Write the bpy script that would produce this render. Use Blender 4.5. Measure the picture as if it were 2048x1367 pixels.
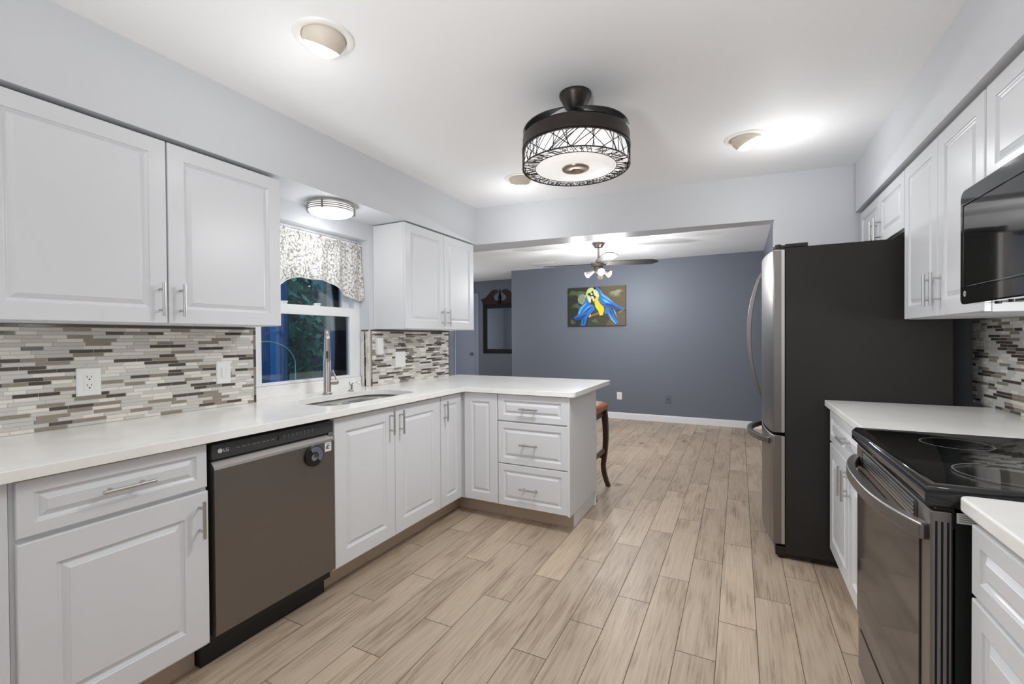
import bpy, bmesh, math, random
from mathutils import Vector, Matrix
random.seed(7)
PI = math.pi
C = bpy.context.scene.collection
scene = bpy.context.scene
for o in list(bpy.data.objects):
    bpy.data.objects.remove(o)

# ------------------------------------------------------------------ camera
def set_camera():
    f, yaw, pit, rol, zc = 899.99, math.radians(26.7453), math.radians(-0.5683), math.radians(-0.3604), 1.2618
    fw = Vector((-math.sin(yaw)*math.cos(pit), math.cos(yaw)*math.cos(pit), math.sin(pit)))
    rt = Vector((math.cos(yaw), math.sin(yaw), 0))
    up = rt.cross(fw)
    R = rt*math.cos(rol) + up*math.sin(rol)
    U = -rt*math.sin(rol) + up*math.cos(rol)
    cd = bpy.data.cameras.new('camera'); cam = bpy.data.objects.new('camera', cd); C.objects.link(cam)
    cd.sensor_width = 36.0; cd.lens = f/2048*36.0; cd.clip_start = 0.02; cd.clip_end = 100
    m = Matrix.Identity(4)
    for i in range(3):
        m[i][0] = R[i]; m[i][1] = U[i]; m[i][2] = -fw[i]; m[i][3] = (0, 0, zc)[i]
    cam.matrix_world = m
    scene.camera = cam
set_camera()

# ------------------------------------------------------------------ world, exposure
w = bpy.data.worlds.new('dusk'); scene.world = w; w.use_nodes = True
w.node_tree.nodes['Background'].inputs[0].default_value = (0.42, 0.62, 0.85, 1)
w.node_tree.nodes['Background'].inputs[1].default_value = 2.0
vs = scene.view_settings
vs.view_transform = 'Standard'; vs.look = 'None'; vs.exposure = 0.15; vs.gamma = 1.0; vs.use_curve_mapping = False
scene.cycles.max_bounces = 12
scene.cycles.diffuse_bounces = 8
scene.cycles.sample_clamp_indirect = 6.0

# lamp powers: fixtures first, then added fill lights that have no fixture
P_EYE, P_FAN, P_FLUSH, P_SPOT, P_ROOM_FILL, P_UP_FILL, P_HALL_FILL, P_WORKTOP_FILL = 2.2, 16.5, 2.4, 17.5, 20.0, 95.0, 23.0, 4.0

# ------------------------------------------------------------------ materials
def srgb(r, g, b):
    def c(v):
        v /= 255.0
        return v/12.92 if v <= 0.04045 else ((v+0.055)/1.055)**2.4
    return (c(r), c(g), c(b), 1.0)

def mat(name, col, rough=0.5, metal=0.0, spec=0.5, emit=None, es=0.0, coat=0.0):
    m = bpy.data.materials.new(name); m.use_nodes = True
    b = m.node_tree.nodes['Principled BSDF']
    b.inputs['Base Color'].default_value = col
    b.inputs['Roughness'].default_value = rough
    b.inputs['Metallic'].default_value = metal
    b.inputs['Specular IOR Level'].default_value = spec
    b.inputs['Coat Weight'].default_value = coat
    if emit:
        b.inputs['Emission Color'].default_value = emit
        b.inputs['Emission Strength'].default_value = es
    return m

class NT:
    def __init__(s, m): s.t = m.node_tree; s.b = s.t.nodes['Principled BSDF']
    def n(s, typ, **kw):
        nd = s.t.nodes.new(typ)
        for k, v in kw.items():
            if k.startswith('_'): setattr(nd, k[1:], v)
            else:
                key = int(k[1:]) if k[0] == 'i' and k[1:].isdigit() else k
                nd.inputs[key].default_value = v
        return nd
    def l(s, a, b): s.t.links.new(a, b)
    def ramp(s, stops):
        r = s.n('ShaderNodeValToRGB'); e = r.color_ramp.elements
        while len(e) < len(stops): e.new(0.5)
        for i, (p, c) in enumerate(stops): e[i].position = p; e[i].color = c
        return r

def bumped(m, scale, strength, dist=0.002, detail=2.0, stretch=None):
    q = NT(m); tc = q.n('ShaderNodeTexCoord')
    nz = q.n('ShaderNodeTexNoise', Scale=scale, Detail=detail)
    src = tc.outputs['Object']
    if stretch:
        mp = q.n('ShaderNodeMapping', Scale=stretch); q.l(src, mp.inputs[0]); src = mp.outputs[0]
    q.l(src, nz.inputs['Vector'])
    bp = q.n('ShaderNodeBump', Strength=strength, Distance=dist)
    q.l(nz.outputs['Fac'], bp.inputs['Height']); q.l(bp.outputs[0], q.b.inputs['Normal'])
    return m

M = {}
M['ceiling'] = bumped(mat('ceiling_paint', srgb(247, 247, 248), 0.6, spec=0.3), 160, 0.10)
M['wall_grey'] = bumped(mat('grey_wall_paint', srgb(212, 214, 218), 0.40, spec=0.45), 190, 0.16)
M['wall_blue'] = bumped(mat('blue_wall_paint', srgb(113, 119, 130), 0.45, spec=0.35), 160, 0.12)
M['white_trim'] = mat('white_trim_paint', srgb(240, 241, 243), 0.4)
M['cabinet'] = mat('white_cabinet_paint', srgb(220, 221, 224), 0.32, spec=0.45)
M['cabinet_box'] = mat('white_cabinet_side', srgb(222, 223, 225), 0.45)
M['nickel'] = mat('brushed_nickel', (0.56, 0.55, 0.54, 1), 0.3, 1.0)
M['faucet_metal'] = mat('satin_nickel', (0.50, 0.455, 0.42, 1), 0.28, 1.0)
M['chrome'] = mat('chrome', (0.8, 0.8, 0.8, 1), 0.12, 1.0)
M['steel'] = bumped(mat('sink_steel', (0.62, 0.60, 0.58, 1), 0.34, 1.0), 60, 0.05, stretch=(1, 14, 1))
M['dark_steel'] = bumped(mat('dark_stainless', (0.235, 0.218, 0.207, 1), 0.36, 0.92), 55, 0.06, 0.001, stretch=(1, 1, 30))
M['dark_steel_bright'] = mat('dark_stainless_lightened', (0.55, 0.53, 0.51, 1), 0.34, 0.95)  # lightened dark stainless; on the dishwasher grip it paints reflected ceiling light
M['black_plastic'] = mat('black_plastic', (0.006, 0.006, 0.006, 1), 0.4)
M['charcoal'] = mat('charcoal_plastic', (0.045, 0.046, 0.048, 1), 0.38)
M['fridge_side'] = bumped(mat('textured_black_panel', (0.020, 0.018, 0.016, 1), 0.5, spec=0.35), 420, 0.35, 0.001)
M['black_glass'] = mat('black_glass', (0.004, 0.004, 0.004, 1), 0.06, spec=0.5, coat=0.3)
M['oven_glass'] = mat('oven_door_glass', (0.022, 0.019, 0.018, 1), 0.07, 0.0, spec=0.35)
M['burner'] = mat('burner_ring', (0.10, 0.10, 0.10, 1), 0.4)
M['bronze'] = mat('dark_bronze', (0.042, 0.034, 0.030, 1), 0.38, 0.6)
M['bronze_light'] = mat('aged_bronze', (0.30, 0.21, 0.14, 1), 0.35, 0.8)
M['white_plastic'] = mat('white_plastic', srgb(238, 237, 233), 0.35)
M['dark_slot'] = mat('dark_slot', (0.01, 0.01, 0.01, 1), 0.6, spec=0.25)
M['label_white'] = mat('label_paper', srgb(225, 226, 220), 0.55)
M['print_grey'] = mat('printed_grey', srgb(120, 122, 124), 0.5)
M['print_white'] = mat('printed_white', srgb(225, 225, 225), 0.5)
M['eye_beige'] = mat('eyeball_beige', srgb(214, 204, 190), 0.5)
M['bulb'] = mat('lit_bulb', (1, 1, 1, 1), 0.5, emit=(1.0, 0.985, 0.95, 1), es=3.0)
M['bulb_hot'] = mat('lit_spot_bulb', (1, 1, 1, 1), 0.5, emit=(1.0, 0.97, 0.90, 1), es=14.0)
M['diffuser'] = mat('lit_diffuser', (0.9, 0.9, 0.9, 1), 0.5, emit=(1.0, 0.985, 0.965, 1), es=0.40)
M['lattice_glow'] = mat('lit_drum', (0.9, 0.9, 0.9, 1), 0.5, emit=(1.0, 0.98, 0.96, 1), es=0.55)
M['flush_glow'] = mat('lit_flush_glass', (0.35, 0.35, 0.35, 1), 0.5, emit=(1, 1, 1, 1), es=0.85)
M['band_metal'] = mat('dark_nickel_band', (0.20, 0.195, 0.19, 1), 0.35, 1.0)
M['tile_dark'] = mat('tile_dark_glass', srgb(86, 78, 72), 0.16, spec=0.5)
M['tile_taupe'] = mat('tile_taupe_glass', srgb(148, 138, 126), 0.18, spec=0.5)
M['tile_grey'] = mat('tile_grey_stone', srgb(206, 202, 197), 0.4)
M['tile_cream'] = mat('tile_cream_stone', srgb(231, 226, 218), 0.42)
M['grout'] = mat('tile_grout', srgb(222, 218, 211), 0.8)
M['toe'] = bumped(mat('toe_kick_wood', srgb(188, 170, 150), 0.5), 9, 0.1, stretch=(1, 1, 8))
M['gravel'] = mat('patio_floor', srgb(110, 105, 100), 0.8)
M['seat_leather'] = mat('orange_brown_leather', srgb(186, 104, 44), 0.4)
M['dark_wood'] = mat('dark_walnut', srgb(62, 36, 28), 0.32)
M['cherry'] = mat('dark_cherry', srgb(52, 26, 24), 0.3)
M['mirror'] = mat('mirror_glass', (0.75, 0.78, 0.8, 1), 0.03, 1.0)
M['fan_blade'] = mat('dark_fan_blade', srgb(36, 34, 32), 0.6, spec=0.25)
M['fan_metal'] = mat('brushed_fan_metal', (0.30, 0.26, 0.235, 1), 0.34, 0.9)
M['door_blue'] = mat('pale_blue_door', srgb(150, 159, 176), 0.4)
M['vent'] = mat('white_vent', srgb(214, 213, 210), 0.5)
M['plate_grey'] = mat('grey_blue_plate', srgb(100, 106, 120), 0.4)
M['ext_blue'] = mat('exterior_blue', srgb(46, 122, 184), 0.5)
M['ext_blue_dark'] = mat('exterior_deep_blue', srgb(26, 78, 128), 0.5)
M['ext_siding'] = mat('lavender_siding', srgb(176, 172, 184), 0.6)
M['ext_post'] = mat('weathered_post', srgb(150, 138, 126), 0.7)
M['bark'] = mat('bark', srgb(84, 70, 56), 0.8)
M['wire'] = mat('galvanised_wire', srgb(170, 190, 190), 0.4, 0.4)

def quartz():
    m = mat('white_quartz', srgb(236, 234, 230), 0.2, spec=0.45); q = NT(m)
    tc = q.n('ShaderNodeTexCoord'); nz = q.n('ShaderNodeTexNoise', Scale=5.0, Detail=8.0, Roughness=0.65)
    q.l(tc.outputs['Object'], nz.inputs['Vector'])
    r = q.ramp([(0.30, srgb(238, 236, 232)), (0.62, srgb(247, 246, 243))])
    q.l(nz.outputs['Fac'], r.inputs[0]); q.l(r.outputs[0], q.b.inputs['Base Color'])
    return m
M['quartz'] = quartz()

def plank_mat():
    m = mat('wood_look_planks', srgb(170, 150, 130), 0.42, spec=0.4); q = NT(m)
    tc = q.n('ShaderNodeTexCoord'); at = q.n('ShaderNodeAttribute', _attribute_name='plank')
    sep = q.n('ShaderNodeSeparateXYZ'); q.l(tc.outputs['Object'], sep.inputs[0])
    sc = q.n('ShaderNodeSeparateColor'); q.l(at.outputs['Color'], sc.inputs[0])
    mz = q.n('ShaderNodeMath', _operation='MULTIPLY', i1=40.0); q.l(sc.outputs[0], mz.inputs[0])
    my = q.n('ShaderNodeMath', _operation='MULTIPLY', i1=0.040); q.l(sep.outputs['Y'], my.inputs[0])
    cb = q.n('ShaderNodeCombineXYZ'); q.l(sep.outputs['X'], cb.inputs[0]); q.l(my.outputs[0], cb.inputs[1]); q.l(mz.outputs[0], cb.inputs[2])
    # fine streaks
    n1 = q.n('ShaderNodeTexNoise', Scale=120.0, Detail=4.0, Roughness=0.55, Distortion=0.3); q.l(cb.outputs[0], n1.inputs['Vector'])
    # broad figure (cathedral grain)
    my2 = q.n('ShaderNodeMath', _operation='MULTIPLY', i1=0.22); q.l(sep.outputs['Y'], my2.inputs[0])
    cb2 = q.n('ShaderNodeCombineXYZ'); q.l(sep.outputs['X'], cb2.inputs[0]); q.l(my2.outputs[0], cb2.inputs[1]); q.l(mz.outputs[0], cb2.inputs[2])
    n2 = q.n('ShaderNodeTexNoise', Scale=9.0, Detail=2.0, Distortion=0.6); q.l(cb2.outputs[0], n2.inputs['Vector'])
    fr = q.n('ShaderNodeMath', _operation='MULTIPLY', i1=13.0); q.l(n2.outputs['Fac'], fr.inputs[0])
    fs = q.n('ShaderNodeMath', _operation='SINE'); q.l(fr.outputs[0], fs.inputs[0])
    f2 = q.n('ShaderNodeMath', _operation='MULTIPLY_ADD', i1=0.10, i2=0.0); q.l(fs.outputs[0], f2.inputs[0])
    sm = q.n('ShaderNodeMath', _operation='ADD'); q.l(n1.outputs['Fac'], sm.inputs[0]); q.l(f2.outputs[0], sm.inputs[1])
    r = q.ramp([(0.18, srgb(140, 120, 101)), (0.46, srgb(179, 160, 140)), (0.80, srgb(194, 176, 156))])
    q.l(sm.outputs[0], r.inputs[0])
    # knots
    vo = q.n('ShaderNodeTexVoronoi', Scale=2.3); cb3 = q.n('ShaderNodeCombineXYZ')
    my3 = q.n('ShaderNodeMath', _operation='MULTIPLY', i1=0.55); q.l(sep.outputs['Y'], my3.inputs[0])
    q.l(sep.outputs['X'], cb3.inputs[0]); q.l(my3.outputs[0], cb3.inputs[1]); q.l(mz.outputs[0], cb3.inputs[2]); q.l(cb3.outputs[0], vo.inputs['Vector'])
    kr = q.ramp([(0.03, (0.42, 0.42, 0.42, 1)), (0.10, (1, 1, 1, 1))]); q.l(vo.outputs['Distance'], kr.inputs[0])
    tone = q.n('ShaderNodeMath', _operation='MULTIPLY_ADD', i1=0.26, i2=0.85); q.l(sc.outputs[1], tone.inputs[0])
    mx = q.n('ShaderNodeMix', _data_type='RGBA', _blend_type='MULTIPLY'); mx.inputs[0].default_value = 1.0
    q.l(r.outputs[0], mx.inputs[6]); q.l(tone.outputs[0], mx.inputs[7])
    mx2 = q.n('ShaderNodeMix', _data_type='RGBA', _blend_type='MULTIPLY'); mx2.inputs[0].default_value = 0.8
    q.l(mx.outputs[2], mx2.inputs[6]); q.l(kr.outputs[0], mx2.inputs[7])
    q.l(mx2.outputs[2], q.b.inputs['Base Color'])
    bp = q.n('ShaderNodeBump', Strength=0.12, Distance=0.002); q.l(sm.outputs[0], bp.inputs['Height']); q.l(bp.outputs[0], q.b.inputs['Normal'])
    return m
M['plank'] = plank_mat()
M['plank_gap'] = mat('plank_grout', srgb(92, 79, 68), 0.8)

def damask():
    m = mat('damask_cloth', srgb(230, 228, 225), 0.85, spec=0.1); q = NT(m)
    tc = q.n('ShaderNodeTexCoord')
    mp = q.n('ShaderNodeMapping', Scale=(0.0, 1.0, 0.8)); q.l(tc.outputs['Object'], mp.inputs[0])
    nz = q.n('ShaderNodeTexNoise', Scale=24.0, Detail=3.0, Distortion=0.8); q.l(mp.outputs[0], nz.inputs['Vector'])
    ad = q.n('ShaderNodeMix', _data_type='VECTOR'); ad.inputs[0].default_value = 0.05
    q.l(mp.outputs[0], ad.inputs[4]); q.l(nz.outputs['Color'], ad.inputs[5])
    vo = q.n('ShaderNodeTexVoronoi', Scale=7.5, Randomness=0.55); q.l(ad.outputs[1], vo.inputs['Vector'])
    v2 = q.n('ShaderNodeTexVoronoi', Scale=52.0, Randomness=0.9, _feature='DISTANCE_TO_EDGE'); q.l(ad.outputs[1], v2.inputs['Vector'])
    mu = q.n('ShaderNodeMath', _operation='MULTIPLY', i1=38.0); q.l(vo.outputs['Distance'], mu.inputs[0])
    si = q.n('ShaderNodeMath', _operation='SINE'); q.l(mu.outputs[0], si.inputs[0])
    m2 = q.n('ShaderNodeMath', _operation='MULTIPLY', i1=5.0); q.l(v2.outputs['Distance'], m2.inputs[0])
    a2 = q.n('ShaderNodeMath', _operation='MULTIPLY_ADD', i1=0.28); q.l(si.outputs[0], a2.inputs[0]); q.l(m2.outputs[0], a2.inputs[2])
    r = q.ramp([(0.22, srgb(156, 151, 147)), (0.62, srgb(228, 226, 223))]); q.l(a2.outputs[0], r.inputs[0])
    q.l(r.outputs[0], q.b.inputs['Base Color'])
    return m
M['damask'] = damask()

def glass():
    m = bpy.data.materials.new('window_glass'); m.use_nodes = True; t = m.node_tree
    for n in list(t.nodes): t.nodes.remove(n)
    o = t.nodes.new('ShaderNodeOutputMaterial'); tr = t.nodes.new('ShaderNodeBsdfTransparent'); gl = t.nodes.new('ShaderNodeBsdfGlossy')
    tr.inputs[0].default_value = (0.86, 0.93, 0.93, 1); gl.inputs['Roughness'].default_value = 0.02
    lw = t.nodes.new('ShaderNodeFresnel'); lw.inputs[0].default_value = 1.5
    mx = t.nodes.new('ShaderNodeMixShader')
    t.links.new(lw.outputs[0], mx.inputs[0]); t.links.new(tr.outputs[0], mx.inputs[1]); t.links.new(gl.outputs[0], mx.inputs[2]); t.links.new(mx.outputs[0], o.inputs[0])
    return m
M['glass'] = glass()

def leaf():
    m = mat('leaves', srgb(52, 104, 84), 0.5, spec=0.3); q = NT(m)
    tc = q.n('ShaderNodeTexCoord'); nz = q.n('ShaderNodeTexNoise', Scale=2.2, Detail=3.0); q.l(tc.outputs['Object'], nz.inputs['Vector'])
    r = q.ramp([(0.35, srgb(26, 66, 52)), (0.55, srgb(56, 120, 98)), (0.75, srgb(112, 140, 84))]); q.l(nz.outputs['Fac'], r.inputs[0]); q.l(r.outputs[0], q.b.inputs['Base Color'])
    return m
M['leaf'] = leaf()

# ------------------------------------------------------------------ mesh helpers
OFF = {}
class MB:
    def __init__(s): s.v = []; s.f = []; s.mi = []; s.cur = 0
    def add(s, verts, faces):
        b = len(s.v); s.v += [Vector(p) for p in verts]
        for f in faces: s.f.append([b+i for i in f]); s.mi.append(s.cur)
        return s
    def m(s, i): s.cur = i; return s
    def box(s, x0, x1, y0, y1, z0, z1):
        return s.add([(x0,y0,z0),(x1,y0,z0),(x1,y1,z0),(x0,y1,z0),(x0,y0,z1),(x1,y0,z1),(x1,y1,z1),(x0,y1,z1)],
                     [(0,3,2,1),(4,5,6,7),(0,1,5,4),(1,2,6,5),(2,3,7,6),(3,0,4,7)])
    def prism(s, pts, z0, z1):
        n = len(pts)
        return s.add([(p[0],p[1],z0) for p in pts]+[(p[0],p[1],z1) for p in pts],
                     [tuple(range(n))[::-1], tuple(range(n, 2*n))]+[(i,(i+1)%n,n+(i+1)%n,n+i) for i in range(n)])
    def fprism(s, F, pts, d0, d1):
        n = len(pts)
        return s.add([F(p[0],p[1],d0) for p in pts]+[F(p[0],p[1],d1) for p in pts],
                     [tuple(range(n))[::-1], tuple(range(n, 2*n))]+[(i,(i+1)%n,n+(i+1)%n,n+i) for i in range(n)])
    def fbox(s, F, u0, u1, v0, v1, d0, d1): return s.fprism(F, [(u0,v0),(u1,v0),(u1,v1),(u0,v1)], d0, d1)
    def cyl(s, a, b, r0, r1=None, n=16, caps=True):
        r1 = r0 if r1 is None else r1
        a = Vector(a); b = Vector(b); d = (b-a).normalized()
        t = Vector((0,0,1)) if abs(d.z) < 0.9 else Vector((1,0,0))
        u = d.cross(t).normalized(); w = d.cross(u)
        vs = []
        for c, r in ((a, r0), (b, r1)):
            for i in range(n):
                an = 2*PI*i/n; vs.append(c+u*(r*math.cos(an))+w*(r*math.sin(an)))
        fs = [(i,(i+1)%n,n+(i+1)%n,n+i) for i in range(n)]
        if caps: fs += [tuple(range(n))[::-1], tuple(range(n,2*n))]
        return s.add(vs, fs)
    def tube(s, pts, rad, n=10, caps=True):
        pts = [Vector(p) for p in pts]; k = len(pts)
        rs = rad if isinstance(rad, (list, tuple)) else [rad]*k
        vs = []; pu = None
        for i, p in enumerate(pts):
            d = (pts[min(i+1,k-1)]-pts[max(i-1,0)]).normalized()
            if pu is None:
                t = Vector((0,0,1)) if abs(d.z) < 0.9 else Vector((1,0,0)); pu = d.cross(t).normalized()
            u = (pu-d*pu.dot(d)).normalized(); pu = u; w = d.cross(u)
            for j in range(n):
                an = 2*PI*j/n; vs.append(p+u*(rs[i]*math.cos(an))+w*(rs[i]*math.sin(an)))
        fs = []
        for i in range(k-1):
            for j in range(n): fs.append((i*n+j, i*n+(j+1)%n, (i+1)*n+(j+1)%n, (i+1)*n+j))
        if caps: fs += [tuple(range(n))[::-1], tuple(range((k-1)*n, k*n))]
        return s.add(vs, fs)
    def bar(s, pts, hw, ht, upv=(0,0,1)):   # rectangular section swept along pts; hw, ht half sizes (lists allowed)
        pts = [Vector(p) for p in pts]; k = len(pts); upv = Vector(upv)
        W = hw if isinstance(hw, list) else [hw]*k; T = ht if isinstance(ht, list) else [ht]*k
        vs = []
        for i, p in enumerate(pts):
            d = (pts[min(i+1,k-1)]-pts[max(i-1,0)]).normalized()
            u = d.cross(upv).normalized(); w = u.cross(d)
            for a, b in ((-1,-1),(1,-1),(1,1),(-1,1)): vs.append(p+u*(a*W[i])+w*(b*T[i]))
        fs = [(0,3,2,1), tuple((k-1)*4+j for j in range(4))]
        for i in range(k-1):
            for j in range(4): fs.append((i*4+j, i*4+(j+1)%4, (i+1)*4+(j+1)%4, (i+1)*4+j))
        return s.add(vs, fs)
    def lathe(s, c, prof, n=32, ax=None, caps=True):   # prof: (radius, height) along +Z (or axes (u,v,w))
        c = Vector(c); u, v, w_ = ax or (Vector((1,0,0)), Vector((0,1,0)), Vector((0,0,1)))
        vs = []; k = len(prof)
        for r, h in prof:
            for j in range(n):
                an = 2*PI*j/n; vs.append(c+u*(r*math.cos(an))+v*(r*math.sin(an))+w_*h)
        fs = []
        for i in range(k-1):
            for j in range(n): fs.append((i*n+j, i*n+(j+1)%n, (i+1)*n+(j+1)%n, (i+1)*n+j))
        fs += [tuple(range(n))[::-1], tuple(range((k-1)*n, k*n))] if caps and prof[0][0] > 1e-6 else []
        return s.add(vs, fs)
    def rings(s, F, u0, u1, v0, v1, prof):  # nested rectangles: prof list of (inset, depth); last is filled, first is filled behind
        vs = []
        for a, d in prof: vs += [F(u0+a,v0+a,d), F(u1-a,v0+a,d), F(u1-a,v1-a,d), F(u0+a,v1-a,d)]
        k = len(prof); fs = [(3,2,1,0), tuple(4*(k-1)+j for j in range(4))]
        for i in range(k-1):
            for j in range(4): fs.append((4*i+j, 4*i+(j+1)%4, 4*i+4+(j+1)%4, 4*i+4+j))
        return s.add(vs, fs)
    def build(s, name, mats, parent=None, smooth=None, bevel=0.0, seg=2, flip=True):
        off = Vector((0,0,0))
        if parent is not None: off = OFF[parent.name]
        me = bpy.data.meshes.new(name); me.from_pydata([tuple(p-off) for p in s.v], [], s.f)
        if not isinstance(mats, (list, tuple)): mats = [mats]
        for q in mats: me.materials.append(M[q] if isinstance(q, str) else q)
        for p, i in zip(me.polygons, s.mi): p.material_index = i
        if flip:
            bm = bmesh.new(); bm.from_mesh(me); bmesh.ops.recalc_face_normals(bm, faces=bm.faces); bm.to_mesh(me); bm.free()
        if smooth is not None:
            me.polygons.foreach_set('use_smooth', [True]*len(me.polygons)); me.set_sharp_from_angle(angle=math.radians(smooth))
        me.update()
        o = bpy.data.objects.new(name, me); C.objects.link(o)
        if parent is not None: o.parent = parent
        OFF[o.name] = off
        if bevel:
            md = o.modifiers.new('bevel', 'BEVEL'); md.width = bevel; md.segments = seg; md.limit_method = 'ANGLE'; md.angle_limit = math.radians(35)
        return o

def tag(o, label=None, cat=None, group=None, kind=None):
    if label: o['label'] = label
    if cat: o['category'] = cat
    if group: o['group'] = group
    if kind: o['kind'] = kind
    return o
def thing(name, label, cat, loc, group=None):
    o = bpy.data.objects.new(name, None); C.objects.link(o); o.location = loc; o.empty_display_size = 0.05
    OFF[o.name] = Vector(loc)
    return tag(o, label, cat, group)
def frame(o, u, v, n):
    o, u, v, n = Vector(o), Vector(u), Vector(v), Vector(n)
    return lambda a, b, d=0.0: o+u*a+v*b+n*d
def lamp(name, kind, loc, power, parent=None, radius=0.05, col=(0.97, 0.99, 1.0), aim=None, angle=120, blend=0.8):
    ld = bpy.data.lights.new(name, kind); ld.energy = power; ld.color = col; ld.shadow_soft_size = radius
    lo = bpy.data.objects.new(name, ld); C.objects.link(lo)
    lo.location = Vector(loc)-(OFF[parent.name] if parent else Vector((0,0,0)))
    if parent: lo.parent = parent
    if kind == 'SPOT':
        ld.spot_size = math.radians(angle); ld.spot_blend = blend
        lo.rotation_euler = Vector(aim).to_track_quat('-Z', 'Y').to_euler()
    return lo
def text(name, s, size, F, parent, m, depth=0.0004):   # built-in font turned into a mesh; F maps (u,v,d)
    cu = bpy.data.curves.new('t', 'FONT'); cu.body = s; cu.size = size; cu.extrude = 0.0
    to = bpy.data.objects.new('t', cu); C.objects.link(to)
    dg = bpy.context.evaluated_depsgraph_get(); me = bpy.data.meshes.new_from_object(to.evaluated_get(dg))
    mb = MB(); mb.add([F(p.co.x, p.co.y, depth) for p in me.vertices], [tuple(q.vertices) for q in me.polygons])
    bpy.data.objects.remove(to); bpy.data.curves.remove(cu); bpy.data.meshes.remove(me)
    return mb.build(name, m, parent, flip=False)

# ------------------------------------------------------------------ key dimensions (metres; camera stands at x=0, y=0)
XW, XWR = -2.387, 1.083
XC, XCR = XW+0.0015, XWR-0.0015            # left and right kitchen walls
ZC = 2.41                          # ceiling
ZS = 2.087                         # soffit underside
CT, CB = 0.914, 0.882              # worktop top and underside
XD, XDR = -1.769, 0.434            # base door faces, left and right
XU, XUR = -2.089, 0.724            # upper door faces
YB = -2.6                          # wall behind the camera
YF, YH = 6.94, 7.9                 # blue dining wall, hallway wall

# ------------------------------------------------------------------ room shell
def floor():
    slab = MB(); slab.m(1).box(-5.9, 1.6, YB-0.1, 8.2, -0.12, -0.0015)
    W, L, g = 0.1485, 0.84, 0.0014
    cols = []
    slab.m(0)
    nf0 = len(slab.f)
    for k in range(-40, 12):
        x0 = -0.0815+W*k
        if x0 > 1.55 or x0 < -5.9: continue
        y = 2.18+0.28*(k % 3)-L*7
        while y < 8.1:
            a, b = max(y, YB-0.05), min(y+L, 8.15)
            if b > a+0.02:
                slab.add([(x0+g,a+g,0),(x0+W-g,a+g,0),(x0+W-g,b-g,0),(x0+g,b-g,0)], [(0,1,2,3)])
                cols.append((random.random(), random.random()))
            y += L
    o = slab.build('floor', ['plank', 'plank_gap'], flip=False)
    ca = o.data.color_attributes.new('plank', 'FLOAT_COLOR', 'CORNER')
    for p in o.data.polygons:
        c = cols[p.index-nf0] if p.index >= nf0 else (0, 0)
        for li in p.loop_indices: ca.data[li].color = (c[0], c[1], 0, 1)
    tag(o, kind='structure')
floor()

def structure(name, mb, m, **k): return tag(mb.build(name, m, **k), kind='structure')
structure('ceiling', MB().box(-2.75, 1.3, YB-0.1, 3.60, ZC, ZC+0.12).box(-3.56, 1.3, 3.60, 4.95, ZC, ZC+0.12).box(-5.8, 1.3, 4.95, 8.1, ZC, ZC+0.12), 'ceiling')
# left wall with the window opening (recess to x=-2.49)
WY0, WY1, WZ1 = 1.585, 2.445, 1.966
structure('wall_left', MB().box(-2.62, XW, YB, WY0, 0, ZC).box(-2.62, XW, WY1, 3.53, 0, ZC).box(-2.62, XW, WY0, WY1, 0, 0.88).box(-2.62, XW, WY0, WY1, WZ1, ZC), 'wall_grey')
structure('wall_right', MB().box(XWR, XWR+0.12, YB, 3.86, 0, ZC), 'wall_grey')
structure('wall_back', MB().box(-2.62, XWR+0.12, YB-0.12, YB, 0, ZC), 'wall_grey')
structure('wall_soffit_left', MB().box(XW, -2.078, YB, 3.60, ZS, ZC), 'wall_grey')
structure('wall_soffit_right', MB().box(0.701, XWR, YB, 3.745, ZS, ZC), 'wall_grey')
# header across the opening (its face runs slightly askew) and the wall stub behind the fridge
structure('wall_header', MB().prism([(-2.078,3.437),(0.226,3.703),(0.226,3.84),(-2.40,3.72),(-2.40,3.601),(-2.078,3.601)], ZS, ZC), 'wall_grey')
structure('wall_stub', MB().prism([(0.226,3.703),(XWR,3.802),(XWR,3.90),(0.226,3.84)], 0, ZC), 'wall_grey')
structure('wall_far', MB().box(-3.50, 0.42, YF, YF+0.10, 0, ZC), 'wall_blue')
structure('wall_dining_right', MB().box(0.30, 0.42, 3.84, YF, 0, ZC), 'wall_blue')
structure('wall_hall', MB().box(-5.75, -3.40, YH, YH+0.1, 0, ZC), 'wall_blue')
structure('wall_hall_side', MB().box(-3.50, -3.40, YF+0.1, YH, 0, ZC), 'wall_blue')
structure('wall_dining_left', MB().box(-5.75, -5.65, 4.95, YH, 0, ZC).box(-5.65, -3.45, 4.95, 5.05, 0, ZC).box(-3.55, -3.45, 3.53, 4.95, 0, ZC).box(-3.45, -2.62, 3.53, 3.60, 0, ZC), 'wall_blue')
# blue end of the left wall, past the backsplash, under the upper cabinet
structure('trim_1', MB().box(XW, XW+0.004, 3.425, 3.532, CT+0.001, 1.325).box(-2.62, XW+0.004, 3.528, 3.534, 0, ZS), 'wall_blue')
structure('wall_lit_edge', MB().box(XW-0.02, XW+0.008, 3.530, 3.542, CT+0.001, ZS), 'door_blue')  # paler strip: light on the wall's end edge put into the colour
structure('baseboard_far', MB().box(-3.50, 0.30, YF-0.016, YF, 0, 0.085).box(-3.50, 0.30, YF-0.011, YF, 0.085, 0.098), 'white_trim', bevel=0.003)
structure('baseboard_right', MB().box(0.284, 0.30, 3.85, YF-0.016, 0, 0.095), 'white_trim', bevel=0.003)
structure('baseboard_hall', MB().box(-5.65, -3.50, YH-0.016, YH, 0, 0.095), 'white_trim', bevel=0.003)

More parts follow.
